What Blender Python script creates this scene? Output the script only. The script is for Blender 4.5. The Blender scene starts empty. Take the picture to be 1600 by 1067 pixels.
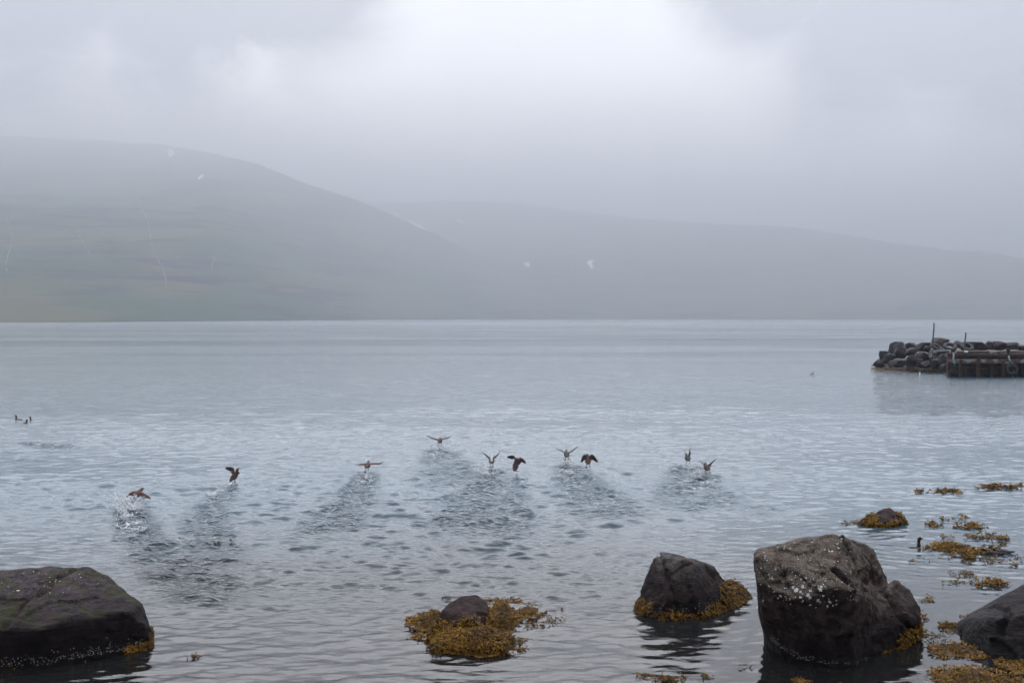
import bpy, bmesh, math, random
import numpy as np
from mathutils import Vector, Matrix, noise as mnoise
from mathutils.bvhtree import BVHTree

S = bpy.context.scene
COL = S.collection
R = math.radians
F, H, HZ, CX = 1778.0, 5.0, 497.0, 800.0      # focal length in photo pixels, eye height, horizon row, centre column

# ------------------------------------------------------------------ camera
cd = bpy.data.cameras.new('camera')
cam = bpy.data.objects.new('camera', cd); COL.objects.link(cam)
cam.location = (0, 0, H); cam.rotation_euler = (R(90), 0, 0)
cd.sensor_width = 36.0; cd.lens = F * 36.0 / 1600.0
cd.shift_y = -(533.5 - HZ) / 1600.0
cd.clip_start = 0.2; cd.clip_end = 60000.0
cd.dof.use_dof = False
S.camera = cam

# ------------------------------------------------------------------ view, sampling
S.view_settings.view_transform = 'Standard'; S.view_settings.look = 'None'
S.view_settings.exposure = 0.42; S.view_settings.gamma = 1.0
S.view_settings.use_curve_mapping = False
S.render.engine = 'CYCLES'
S.cycles.use_denoising = True
S.cycles.max_bounces = 6; S.cycles.diffuse_bounces = 2; S.cycles.glossy_bounces = 2
S.cycles.transmission_bounces = 3; S.cycles.volume_bounces = 2
S.cycles.caustics_reflective = False; S.cycles.caustics_refractive = False

# ------------------------------------------------------------------ node helpers
class NT:
    def __init__(self, tree): self.t = tree; self.n = tree.nodes; self.l = tree.links
    def new(self, kind, **kw):
        nd = self.n.new(kind)
        for k, v in kw.items(): setattr(nd, k, v)
        return nd
    def put(self, sock, v):
        if hasattr(v, 'is_linked') or isinstance(v, bpy.types.NodeSocket): self.l.new(v, sock)
        else: sock.default_value = v
    def math(self, op, a, b=0.0, c=0.0, clamp=False):
        nd = self.new('ShaderNodeMath', operation=op, use_clamp=clamp)
        self.put(nd.inputs[0], a); self.put(nd.inputs[1], b)
        if op in ('MULTIPLY_ADD', 'SMOOTH_MIN', 'COMPARE'): self.put(nd.inputs[2], c)
        return nd.outputs[0]
    def mix(self, f, a, b):
        nd = self.new('ShaderNodeMix', data_type='RGBA')
        self.put(nd.inputs[0], f); self.put(nd.inputs[6], a); self.put(nd.inputs[7], b)
        return nd.outputs[2]
    def rng(self, v, a, b, c=0.0, d=1.0, smooth=True):
        nd = self.new('ShaderNodeMapRange', interpolation_type='SMOOTHSTEP' if smooth else 'LINEAR')
        self.put(nd.inputs[0], v)
        for i, x in zip((1, 2, 3, 4), (a, b, c, d)): self.put(nd.inputs[i], x)
        return nd.outputs[0]
    def noise(self, vec, scale, detail=4.0, rough=0.55, dist=0.0):
        nd = self.new('ShaderNodeTexNoise'); self.put(nd.inputs['Vector'], vec)
        nd.inputs['Scale'].default_value = scale; nd.inputs['Detail'].default_value = detail
        nd.inputs['Roughness'].default_value = rough; nd.inputs['Distortion'].default_value = dist
        return nd.outputs[0]
    def voro(self, vec, scale, feature='F1', rand=1.0):
        nd = self.new('ShaderNodeTexVoronoi', feature=feature); self.put(nd.inputs['Vector'], vec)
        nd.inputs['Scale'].default_value = scale; nd.inputs['Randomness'].default_value = rand
        return nd.outputs['Distance']
    def mapping(self, vec, scale=(1, 1, 1), rot=(0, 0, 0), loc=(0, 0, 0)):
        nd = self.new('ShaderNodeMapping'); self.put(nd.inputs[0], vec)
        nd.inputs[1].default_value = loc; nd.inputs[2].default_value = rot; nd.inputs[3].default_value = scale
        return nd.outputs[0]
    def bump(self, h, strength, dist, normal=None):
        nd = self.new('ShaderNodeBump'); self.put(nd.inputs['Strength'], strength)
        self.put(nd.inputs['Distance'], dist); self.put(nd.inputs['Height'], h)
        if normal is not None: self.l.new(normal, nd.inputs['Normal'])
        return nd.outputs[0]

def c4(r, g, b): return (r, g, b, 1.0)

def material(name):
    m = bpy.data.materials.new(name); m.use_nodes = True
    nt = NT(m.node_tree); b = nt.n['Principled BSDF']
    return m, nt, b

# ------------------------------------------------------------------ world: overcast sky
SUN_EL, SUN_AZ = R(25), R(0.5)          # azimuth measured from +Y (straight ahead) towards +X
W = bpy.data.worlds.new('World'); S.world = W; W.use_nodes = True
nt = NT(W.node_tree)
bg = nt.n['Background']; bg.inputs[1].default_value = 0.1
sky = nt.new('ShaderNodeTexSky', sky_type='NISHITA'); sky.sun_disc = False
sky.sun_elevation = SUN_EL; sky.sun_rotation = SUN_AZ; sky.air_density = 1.0; sky.dust_density = 2.0
tc = nt.new('ShaderNodeTexCoord'); d = tc.outputs['Generated']
sx = nt.new('ShaderNodeSeparateXYZ'); nt.l.new(d, sx.inputs[0])
def ang(px, py):
    v = Vector(((px - CX) / F, 1.0, (HZ - py) / F)); v.normalize(); return v
def lobe(px, py, inner, outer, warp):
    """1 inside `inner` degrees of a sky direction, 0 beyond `outer`, edge broken up by noise"""
    v = ang(px, py)
    dt = nt.new('ShaderNodeVectorMath', operation='DOT_PRODUCT'); nt.l.new(d, dt.inputs[0]); dt.inputs[1].default_value = v
    a = nt.math('ARCCOSINE', nt.math('MINIMUM', dt.outputs['Value'], 1.0))
    a = nt.math('ADD', a, warp)
    return nt.rng(a, R(inner), R(outer), 1.0, 0.0)
n1 = nt.noise(nt.mapping(d, (1, 1, 1.8)), 7.0, 7.0, 0.6, 0.5)
w1 = nt.math('MULTIPLY', nt.math('SUBTRACT', n1, 0.5), 0.10)
cv = nt.new('ShaderNodeFloatCurve')               # height of the cloud base above the horizon, by bearing
nt.l.new(nt.rng(sx.outputs[0], -0.5, 0.5, 0.0, 1.0, smooth=False), cv.inputs['Value'])
pts_ = cv.mapping.curves[0].points
tab_ = [(0.0, .165), (.08, .162), (.24, .145), (.33, .112), (.40, .092), (.50, .086), (.67, .070), (.78, .056), (1.0, .036)]
pts_[0].location = tab_[0]; pts_[1].location = tab_[-1]
for t_ in tab_[1:-1]: pts_.new(*t_)
cv.mapping.update()
ramp = nt.rng(nt.math('ADD', nt.math('SUBTRACT', sx.outputs[2], cv.outputs[0]), nt.math('MULTIPLY', w1, 0.25)), -0.004, 0.080)
n2 = nt.noise(nt.mapping(d, (1, 1, 2.2), (0, 0, 0.3)), 9.0, 4.0, 0.5)
bright = lobe(830, 40, 2.0, 17.0, w1)
darkL = nt.math('MAXIMUM', lobe(40, -60, 2.0, 8.0, w1), lobe(250, 20, 0.5, 6.0, w1))
darkM = lobe(480, -20, 0.5, 6.0, w1)
darkR = nt.math('MAXIMUM', lobe(1480, -20, 3.0, 8.5, w1), nt.math('MAXIMUM', nt.math('MAXIMUM', lobe(1340, 90, 0.5, 7.0, w1), lobe(1600, 110, 0.5, 7.0, w1)), lobe(1200, -30, 0.5, 6.0, w1)))
band = nt.math('MULTIPLY', ramp, nt.rng(sx.outputs[2], 0.20, 0.30, 1.0, 0.35))
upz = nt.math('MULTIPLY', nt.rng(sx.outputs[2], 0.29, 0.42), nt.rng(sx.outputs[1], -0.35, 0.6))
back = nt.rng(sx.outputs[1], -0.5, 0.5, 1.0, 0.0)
v = nt.math('MULTIPLY_ADD', bright, -3.0, 12.0)
v = nt.math('MULTIPLY_ADD', band, 18.0, v)
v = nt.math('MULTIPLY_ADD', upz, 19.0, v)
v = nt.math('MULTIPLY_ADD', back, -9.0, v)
v = nt.math('MULTIPLY_ADD', nt.math('SUBTRACT', n2, 0.5), 5.0, v)
v = nt.math('MULTIPLY_ADD', darkL, -33.0, v)
v = nt.math('MULTIPLY_ADD', darkM, -26.0, v)
v = nt.math('MULTIPLY_ADD', darkR, -33.0, v)
v = nt.math('MAXIMUM', v, 1.0)
tint = nt.mix(nt.rng(v, 3.0, 12.0), c4(0.86, 0.89, 1.05), c4(1.0, 0.985, 0.95))
tint = nt.mix(nt.rng(sx.outputs[2], 0.26, 0.40), tint, c4(0.92, 0.95, 1.04))
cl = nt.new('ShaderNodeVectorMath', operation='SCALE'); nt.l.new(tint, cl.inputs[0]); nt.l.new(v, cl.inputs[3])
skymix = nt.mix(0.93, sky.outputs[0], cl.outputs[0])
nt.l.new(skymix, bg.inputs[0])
W.cycles.sampling_method = 'AUTOMATIC'

# ------------------------------------------------------------------ sun (veiled by cloud)
sl = bpy.data.lights.new('sun', 'SUN'); sl.energy = 1.35; sl.angle = R(70); sl.color = (1.0, 0.97, 0.93)
so = bpy.data.objects.new('sun', sl); COL.objects.link(so)
sdir = Vector((math.sin(SUN_AZ) * math.cos(SUN_EL), math.cos(SUN_AZ) * math.cos(SUN_EL), math.sin(SUN_EL)))
so.rotation_euler = sdir.to_track_quat('Z', 'Y').to_euler(); so.location = sdir * 3000

# ------------------------------------------------------------------ object helpers
def P(px, py, Y):  return Vector(((px - CX) / F * Y, Y, H - (py - HZ) / F * Y))
def WL(px, py, z=0.0):
    Y = F * (H - z) / (py - HZ); return Vector(((px - CX) / F * Y, Y, z))

def tag(o, label=None, cat=None, group=None, kind=None):
    if label: o['label'] = label
    if cat: o['category'] = cat
    if group: o['group'] = group
    if kind: o['kind'] = kind
    return o

def mesh_obj(name, verts, faces, mat=None, parent=None, smooth=True):
    me = bpy.data.meshes.new(name); me.from_pydata([tuple(v) for v in verts], [], faces)
    me.update()
    if smooth: me.polygons.foreach_set('use_smooth', [True] * len(me.polygons))
    o = bpy.data.objects.new(name, me); COL.objects.link(o)
    if mat: me.materials.append(mat)
    if parent is not None:
        o.parent = parent; o.matrix_parent_inverse = Matrix.Translation(-parent.location)
    return o

def np_mesh(name, co, quads, mat, parent=None, smooth=True):
    me = bpy.data.meshes.new(name)
    n, k = quads.shape
    me.vertices.add(len(co)); me.vertices.foreach_set('co', np.ascontiguousarray(co, np.float32).ravel())
    me.loops.add(n * k); me.loops.foreach_set('vertex_index', np.ascontiguousarray(quads, np.int32).ravel())
    me.polygons.add(n); me.polygons.foreach_set('loop_start', np.arange(0, n * k, k, dtype=np.int32))
    me.polygons.foreach_set('use_smooth', np.full(n, smooth, bool))
    me.update(calc_edges=True)
    o = bpy.data.objects.new(name, me); COL.objects.link(o)
    if mat: me.materials.append(mat)
    if parent is not None:
        o.parent = parent; o.matrix_parent_inverse = Matrix.Translation(-parent.location)
    return o

def grid_quads(nr, nc):
    i = np.arange(nr * nc).reshape(nr, nc)
    return np.stack([i[:-1, :-1], i[:-1, 1:], i[1:, 1:], i[1:, :-1]], -1).reshape(-1, 4)

def empty(name, loc, label, cat, group=None):
    o = bpy.data.objects.new(name, None); COL.objects.link(o); o.location = loc
    o.empty_display_size = 0.2
    return tag(o, label, cat, group)

def smoothstep(a, b, x):
    t = np.clip((x - a) / (b - a), 0, 1); return t * t * (3 - 2 * t)

# ------------------------------------------------------------------ mountains across the fjord
def interp(tab, x):
    tab = np.array(tab, float); return np.interp(x, tab[:, 0], tab[:, 1])

class Slope:
    """a hillside given along each bearing by shore distance, ridge distance and ridge elevation"""
    def __init__(self, ridge, rs, rr, power, rough):
        self.ridge, self.rs, self.rr, self.power, self.rough = ridge, rs, rr, power, rough
    def at(self, px, t):
        yr = interp(self.ridge, px); o_ = np.linspace(-110, 110, 9)
        rs = sum(interp(self.rs, px + q) for q in o_) / 9; rr = sum(interp(self.rr, px + q) for q in o_) / 9
        p = interp(self.power, px)
        r = rs + (rr - rs) * (0.25 * t + 0.75 * t ** p)
        base = HZ + F * H / rs
        e = base + (yr - base) * t
        X = (px - CX) / F * r
        Z = H - (e - HZ) / F * r
        return X, r, Z
    def build(self, name, x0, x1, mat, nx=420, nt_=260):
        px = np.linspace(x0, x1, nx); t = np.linspace(0, 1, nt_)
        PX, T = np.meshgrid(px, t)
        X, Y, Z = self.at(PX, T)
        co = np.stack([X, Y, Z], -1).reshape(-1, 3)
        amp = (self.rough * np.sqrt(np.clip(T, 0, 1)) * (1 - 0.75 * smoothstep(0.6, 1.0, T))).reshape(-1)
        dz = np.array([mnoise.fractal((c[0] * 0.0021, c[1] * 0.0012, 3.1), 0.9, 2.1, 6) for c in co])
        gl = np.array([mnoise.noise((c[0] * 0.006 + c[1] * .0012, c[1] * 0.0006, 9.7)) for c in co])
        terr = np.sin(co[:, 2] * 0.085 + dz * 3.0) * 0.12
        co[:, 2] += amp * (dz * 0.9 - np.abs(gl) * 0.55 + terr)
        # foot of the slope under the water, and a back that drops behind the ridge
        foot = co[:nx].copy(); foot[:, 1] -= 30; foot[:, 2] = -12
        co[:nx, 2] = np.maximum(co[:nx, 2], 1.0)
        back = co[-nx:].copy(); back[:, :2] *= 1.12; back[:, 2] = -12
        co = np.concatenate([foot, co, back])
        self.grid = co.reshape(nt_ + 2, nx, 3); self.px = px; self.nt_ = nt_
        return tag(np_mesh(name, co, grid_quads(nt_ + 2, nx), mat), kind='structure')
    def surf(self, px, py):
        """point of the built hillside seen at a photo position"""
        j = np.clip((px - self.px[0]) / (self.px[1] - self.px[0]), 0, len(self.px) - 2); j0 = int(j); fj = j - j0
        col = self.grid[1:-1, j0] * (1 - fj) + self.grid[1:-1, j0 + 1] * fj
        yy = HZ - (col[:, 2] - H) / col[:, 1] * F
        k = int(np.argmax(yy <= py))
        if k <= 0: k = 1
        f = float(np.clip((py - yy[k - 1]) / (yy[k] - yy[k - 1] + 1e-9), 0, 1))
        q = col[k - 1] * (1 - f) + col[k] * f
        return Vector(q)

left_hill = Slope(
    [(-500, 204), (-200, 208), (0, 213), (150, 219), (260, 227), (340, 241), (400, 256), (450, 275), (500, 293), (550, 311), (600, 331),
     (650, 352), (700, 374), (760, 402), (850, 436), (950, 466), (1060, 492)],
    [(-500, 1150), (0, 1200), (200, 1400), (400, 2000), (600, 3100), (800, 3900), (1060, 4290)],
    [(-500, 7900), (0, 8000), (260, 7600), (340, 6300), (400, 5200), (470, 4900), (620, 5300), (850, 5300), (1060, 4500)],
    [(-500, 4.2), (340, 4.0), (450, 2.2), (600, 1.6), (1060, 1.1)], 40.0)
far_hill = Slope(
    [(300, 340), (500, 318), (620, 316), (700, 314), (800, 316), (900, 330), (1000, 342), (1100, 349), (1200, 353), (1250, 357), (1320, 367),
     (1400, 380), (1480, 390), (1540, 393), (1600, 402), (1800, 425), (2300, 452)],
    [(300, 4000), (700, 4300), (1000, 4300), (1600, 3500), (2300, 3000)],
    [(300, 8500), (800, 8000), (1000, 7200), (1250, 6600), (1600, 5400), (2300, 4500)],
    [(300, 2.4), (900, 2.4), (1300, 1.5), (2300, 1.2)], 26.0)

def hill_material(name, green, brown, rock):
    m, nt, b = material(name)
    g = nt.new('ShaderNodeNewGeometry'); pos = g.outputs['Position']
    p = nt.mapping(pos, (0.001, 0.00035, 0.0035))
    n = nt.noise(p, 2.2, 7.0, 0.62, 0.6)
    f = nt.rng(n, 0.44, 0.58)
    k = nt.noise(nt.mapping(pos, (0.001, 0.0004, 0.011)), 3.1, 5.0, 0.6, 0.8)
    c = nt.mix(f, green, brown)
    c = nt.mix(nt.rng(k, 0.50, 0.60), c, rock)
    nt.l.new(c, b.inputs['Base Color']); b.inputs['Roughness'].default_value = 0.95
    b.inputs['Specular IOR Level'].default_value = 0.1
    return m
hill_mat = hill_material('hillside_grass', c4(0.028, 0.064, 0.036), c4(0.088, 0.090, 0.046), c4(0.016, 0.015, 0.030))
left_hill.build('mountain', -520, 1060, hill_mat)
far_hill.build('far_mountain', 300, 2300, hill_mat)

snow_mat, snt, sb = material('old_snow'); sb.inputs['Base Color'].default_value = c4(0.93, 0.93, 0.95); sb.inputs['Roughness'].default_value = 0.8
fall_mat, fnt, fb = material('white_water'); fb.inputs['Base Color'].default_value = c4(0.18, 0.21, 0.24); fb.inputs['Roughness'].default_value = 0.6
def patch(name, slope, outline, label, cat, mat, group, lift=5.0):
    """a sheet of snow (or a stream) lying on the hillside: outline in bearing/elevation, real thickness"""
    pts = [slope.surf(x, y) for x, y in outline]
    c = sum(pts, Vector()) / len(pts)
    up = Vector((0, -0.55, 0.83)) * lift
    n = len(pts); v = [p + up - c for p in pts] + [p - up - c for p in pts]
    mid = len(v); v.append(slope.surf(sum(x for x, y in outline) / n, sum(y for x, y in outline) / n) + up * 1.3 - c)
    f = [(i, (i + 1) % n, mid) for i in range(n)]
    f += [(i, i + n, (i + 1) % n + n, (i + 1) % n) for i in range(n)] + [tuple(range(n, 2 * n))]
    o = mesh_obj(name, v, f, mat, smooth=False); o.location = c
    return tag(o, label, cat, group)
def stream(line, w, label, lift=1.0):
    """a narrow broken band of white water following the slope"""
    fine = []
    for (xa, ya), (xb, yb) in zip(line[:-1], line[1:]):
        n = max(2, int(abs(yb - ya) / 2.0))
        fine += [(xa + (xb - xa) * k / n + 0.5 * mnoise.noise((ya + k * 1.3, xa, 2.2)), ya + (yb - ya) * k / n) for k in range(n)]
    fine.append(line[-1])
    v, f = [], []
    up = Vector((0, -0.55, 0.83)) * lift
    for i, (x, y) in enumerate(fine):
        ww = w * (0.12 + 0.9 * max(0.0, 0.25 + 1.5 * mnoise.noise((x * 0.7, y * 0.16, 7.0))))
        for sx_, u in ((-ww, up), (ww, up), (ww, -up), (-ww, -up)):
            v.append(left_hill.surf(x + sx_, y) + u)
    for i in range(len(fine) - 1):
        a, b_ = 4 * i, 4 * i + 4
        f += [(a + k, a + (k + 1) % 4, b_ + (k + 1) % 4, b_ + k) for k in range(4)]
    f += [(3, 2, 1, 0), (len(v) - 4, len(v) - 3, len(v) - 2, len(v) - 1)]
    c = sum(v, Vector()) / len(v)
    o = mesh_obj('stream', [q - c for q in v], f, fall_mat, smooth=False); o.location = c
    return tag(o, label, 'stream', FG)
SG = 'old snow patches on the mountainsides'
patch('snow_patch', left_hill, [(261.5, 238), (263, 235.5), (267, 234.5), (271, 236), (273.5, 240), (270, 243.5), (266, 246), (263, 243)], 'round snow patch just under the cloud, highest on the left mountain', 'snow', snow_mat, SG)
patch('snow_patch', left_hill, [(309.5, 281), (312, 277), (316, 274.5), (319, 275.2), (315, 278.5), (311, 281.5)], 'short slanting snow streak below the round snow patch', 'snow', snow_mat, SG)
patch('snow_patch', far_hill, [(637, 344.5), (643, 346), (652, 350), (660, 355.5), (668, 361), (676, 366), (671, 364.8), (660, 359.5), (650, 353.8), (642, 348.5)], 'long bright diagonal snow streak where the two mountains meet', 'snow', snow_mat, SG)
patch('snow_patch', far_hill, [(615, 333), (619, 333.8), (624, 338), (619, 336.5)], 'tiny snow fleck on the ridge above the long snow streak', 'snow', snow_mat, SG)
patch('snow_patch', far_hill, [(686, 371.5), (691, 373), (697, 376.5), (691, 375.3)], 'faint snow fleck at the lower tip of the long streak', 'snow', snow_mat, SG)
patch('snow_patch', far_hill, [(711, 342), (717, 344), (725, 348.8), (718, 347)], 'thin snow streak to the right of the long snow streak, near the cloud', 'snow', snow_mat, SG)
patch('snow_patch', far_hill, [(819, 412.5), (823, 410), (827.5, 412.8), (828, 416), (825, 418), (821, 415.5)], 'small oval snow patch on the far mountain, left of the notched one', 'snow', snow_mat, SG)
patch('snow_patch', far_hill, [(917.5, 412), (921, 408), (927.5, 407.8), (924.5, 411), (926, 416), (927, 419.5), (923, 420), (921, 416)], 'notched snow patch on the far mountain above the flying ducks', 'snow', snow_mat, SG)
FG = 'white streams running down the left mountain'
stream([(8, 339), (14, 350), (17, 362), (18.5, 372), (17, 386), (12, 400), (9, 412), (11, 425)], .55, 'thin white stream at the far left of the mountain')
stream([(120, 357), (125, 370), (131, 383), (136, 390), (142, 400)], .5, 'short slanting white stream, second from the left')
stream([(213, 309), (222, 328), (230, 342), (234, 360), (236, 376), (239, 392), (248, 408), (255, 420), (260, 440), (259, 450)], .6, 'longest white stream winding down the middle of the left mountain')
stream([(333, 400), (335, 405), (331, 416), (330, 424), (332, 432)], .45, 'faint white stream to the right of the longest stream')
stream([(346, 373.5), (347, 376), (348, 378)], .7, 'tiny white waterfall above the faint right-hand stream')

# ------------------------------------------------------------------ water
rngw = np.random.default_rng(11)
BIRD_WAKES = [  # photo polyline of each take-off track, half width (m), strength
    ([(205, 800), (212, 830), (235, 860), (270, 890), (330, 930)], 0.9, 1.0),
    ([(362, 765), (335, 785), (325, 815), (330, 845), (340, 880)], 0.7, 0.8),
    ([(575, 740), (560, 765), (535, 800), (510, 825)], 0.8, 1.0),
    ([(688, 706), (690, 715), (705, 735), (725, 755)], 1.3, 0.9),
    ([(768, 738), (758, 755), (742, 780), (725, 820)], 1.0, 1.0),
    ([(806, 748), (800, 775), (792, 830)], 0.7, 0.7),
    ([(888, 728), (900, 745), (920, 770), (960, 800)], 1.1, 1.0),
    ([(1074, 730), (1075, 755), (1085, 790)], 1.2, 1.1),
    ([(1104, 745), (1098, 765), (1130, 785), (1200, 800)], 1.1, 1.1),
    ([(45, 692), (62, 694), (100, 700)], 0.8, 1.3),
]
def seg_dist(X, Y, pts):
    best = np.full(X.shape, 1e9, np.float32); along = np.zeros(X.shape, np.float32)
    n = len(pts) - 1
    for i in range(n):
        a, b = pts[i], pts[i + 1]
        dx, dy = b[0] - a[0], b[1] - a[1]; L2 = dx * dx + dy * dy
        t = np.clip(((X - a[0]) * dx + (Y - a[1]) * dy) / L2, 0, 1)
        dd = np.hypot(X - a[0] - t * dx, Y - a[1] - t * dy)
        m = dd < best; best = np.where(m, dd, best); along = np.where(m, (i + t) / n, along)
    return best, along

RIPPLE_SOURCES = [  # position, wavelength, amplitude, reach: rings round rocks and swimming birds
    (WL(735, 1010), 0.42, 0.0042, 5.0), (WL(1080, 965), 0.30, 0.0022, 3.0), (WL(1300, 1030), 0.26, 0.0016, 2.0),
    (WL(1429, 852), 0.34, 0.0040, 5.0), (WL(1555, 864), 0.36, 0.0036, 5.0), (WL(1375, 820), 0.5, 0.004, 5.0),
    (WL(180, 1020), 0.34, 0.0030, 4.0), (WL(560, 1180), 0.62, 0.0060, 5.5)]

def water_height(X, Y, sp):
    """sum of wind waves, rougher in the bird tracks, calmer near the near shore; sp = local mesh spacing"""
    r = np.hypot(X, Y)
    rough = np.ones(X.shape, np.float32)
    for k in range(9):                                             # gusts
        th = rngg[k, 0]; q = rngg[k, 1]
        rough += 0.14 * np.sin((X * math.cos(th) * 0.6 + Y * math.sin(th)) * q + rngg[k, 2])
    calm_r = smoothstep(0.5, 7.5, X) * smoothstep(46, 24, Y)          # sheltered water behind the rocks
    calm_n = smoothstep(22.0, 17.0, Y)
    shelter = np.clip(1 - 0.86 * calm_r - 0.70 * calm_n, 0.07, 1)
    patchy = 1.0 + 0.85 * np.exp(-((X + 3.0) / 6.5) ** 2 - ((Y - 24.5) / 4.0) ** 2)
    left_calm = 1 - 0.45 * smoothstep(-6, -12, X) * smoothstep(34, 22, Y)
    amp = np.clip(rough, 0.35, 2.0) * shelter * patchy * left_calm
    wake = np.zeros(X.shape, np.float32)
    for pts, w, s in BIRD_WAKES:
        p = [tuple(WL(*q))[:2] for q in pts]
        dd, al = seg_dist(X, Y, p)
        ww = w * (0.48 + 0.55 * al)
        wake = np.maximum(wake, s * np.exp(-(dd / ww) ** 4) * (0.72 + 0.28 * np.sin(X * 2.3 + Y * 1.1) * np.sin(Y * 2.9 - X)) * (1 - 0.45 * al))
    Z = np.zeros(X.shape, np.float32)
    N = NW
    for i in range(N):
        u = (i + 0.5) / N
        lam = 0.13 * (3.2 / 0.13) ** u
        th = -math.pi / 2 + (0.20 if i % 3 else -0.38) + rngk[i, 0] * (0.34 if lam < 0.8 else 0.26)
        k = 2 * math.pi / lam
        s = 0.0285 * (1.55 if lam < 0.7 else 0.62) * (0.45 if lam > 1.6 else 1.0)
        wgt = smoothstep(1.6, 3.2, lam / sp)
        a = amp if lam > 0.35 else amp * 0.8
        if lam < 0.55: a = a + wake * 1.9
        Z += (wgt * a) * (s / k) * np.sin(k * (X * math.cos(th) + Y * math.sin(th)) + rngk[i, 1])
    for c, lam, A, reach in RIPPLE_SOURCES:
        q = np.hypot(X - c.x, Y - c.y)
        Z += A * np.exp(-(q / reach) ** 2) * np.sin(2 * math.pi * q / lam) * smoothstep(1.6, 3.2, lam / sp)
    return Z, amp, wake
NW = 130
rngg = rngw.uniform(0, 1, (9, 3)) * np.array([6.28, 0.55, 6.28]) + np.array([0, 0.08, 0])
rngk = np.stack([rngw.normal(0, 1, NW), rngw.uniform(0, 6.28, NW)], 1)

def build_water():
    e = [HZ + F * H / 14500.0]                          # rows: even steps of depression angle, then coarse close in
    e += list(np.linspace(497.9, 504, 26)) + list(np.arange(505, 640, 0.95)) + list(np.arange(640, 900, 0.5)) + list(np.arange(900, 1090, 0.75)) + list(np.geomspace(1095, 6000, 30))
    rad = (F * H / (np.array(e) - HZ))
    a1 = math.atan2(1020, F)
    az = np.concatenate([np.linspace(-math.pi, -a1 - 0.02, 40), np.linspace(-a1, a1, 1240), np.linspace(a1 + 0.02, math.pi, 40)])
    A, Rr = np.meshgrid(az.astype(np.float32), rad.astype(np.float32))
    X = Rr * np.sin(A); Y = Rr * np.cos(A)
    sp = np.gradient(rad); sp = np.abs(sp).astype(np.float32)[:, None] * np.ones_like(X)
    sp = np.maximum(sp, Rr * np.gradient(az).astype(np.float32)[None, :])
    Z, amp, wake = water_height(X, Y, sp)
    co = np.stack([X, Y, Z], -1).reshape(-1, 3)
    return co, grid_quads(len(rad), len(az))[:, ::-1], (np.clip(amp, 0, 1.2) * 0.5 + wake).ravel()

water_mat, nt, b = material('sea_water')
g = nt.new('ShaderNodeNewGeometry'); pos = g.outputs['Position']
sxyz = nt.new('ShaderNodeSeparateXYZ'); nt.l.new(pos, sxyz.inputs[0])
dist = nt.new('ShaderNodeVectorMath', operation='LENGTH'); nt.l.new(pos, dist.inputs[0])
dd = dist.outputs['Value']
b.inputs['IOR'].default_value = 1.45
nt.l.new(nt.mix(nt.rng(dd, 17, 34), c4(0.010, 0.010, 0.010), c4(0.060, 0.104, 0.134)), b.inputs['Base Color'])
gust = nt.noise(nt.mapping(pos, (0.006, 0.03, 0.0)), 1.0, 6.0, 0.65, 0.3)
chop = nt.new('ShaderNodeAttribute', attribute_name='chop').outputs['Fac']
fine = nt.noise(nt.mapping(pos, (0.8, 2.4, 0.0), (0, 0, -0.18)), 5.5, 3.0, 0.55, 0.2)
mid = nt.noise(nt.mapping(pos, (0.42, 2.4, 0.0), (0, 0, -0.12)), 1.5, 5.0, 0.62, 0.25)
wide = nt.noise(nt.mapping(pos, (0.20, 1.4, 0.0), (0, 0, 0.03)), 0.40, 6.0, 0.66, 0.2)
bm1 = nt.bump(fine, nt.math('MULTIPLY', chop, 0.85), nt.rng(chop, 0.6, 1.6, 0.045, 0.34, smooth=False))
bm2 = nt.bump(mid, nt.rng(dd, 30, 90, 0.0, 0.6), 0.16, bm1)
bm3 = nt.bump(wide, nt.math('MULTIPLY', nt.math('MULTIPLY', nt.rng(dd, 60, 220, 0.0, 0.9), nt.rng(dd, 500, 1300, 1.0, 0.15)), nt.rng(gust, 0.36, 0.64, 0.15, 2.0)), 0.9, bm2)
nt.l.new(bm3, b.inputs['Normal'])
rg = nt.math('ADD', nt.rng(dd, 40, 300, 0.035, 0.06), nt.rng(dd, 300, 1500, 0.0, 0.22))
nt.l.new(rg, b.inputs['Roughness'])
wco, wq, chopv = build_water()
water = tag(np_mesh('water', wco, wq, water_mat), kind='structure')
at = water.data.attributes.new('chop', 'FLOAT', 'POINT'); at.data.foreach_set('value', chopv.astype(np.float32))

# ------------------------------------------------------------------ haze: one even box of wet air over the fjord
hz_mat = bpy.data.materials.new('wet_air'); hz_mat.use_nodes = True
nt = NT(hz_mat.node_tree)
nt.n.remove(nt.n['Principled BSDF'])
pv = nt.new('ShaderNodeVolumePrincipled')
pv.inputs['Color'].default_value = c4(0.492, 0.508, 0.541); pv.inputs['Density'].default_value = 0.00043
pv.inputs['Anisotropy'].default_value = 0.6
nt.l.new(pv.outputs[0], nt.n['Material Output'].inputs['Volume'])
try: hz_mat.cycles.homogeneous_volume = True
except Exception: pass
hx, hy0, hy1, hb, ht = 16000, -16000, 16000, -14.0, 1390.0
hv = [(x, y, z) for z in (hb, ht) for y in (hy0, hy1) for x in (-hx, hx)]
hf = [(0, 2, 3, 1), (4, 5, 7, 6), (0, 1, 5, 4), (2, 6, 7, 3), (0, 4, 6, 2), (1, 3, 7, 5)]
tag(mesh_obj('haze', hv, hf, hz_mat, smooth=False), kind='stuff')

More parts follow.
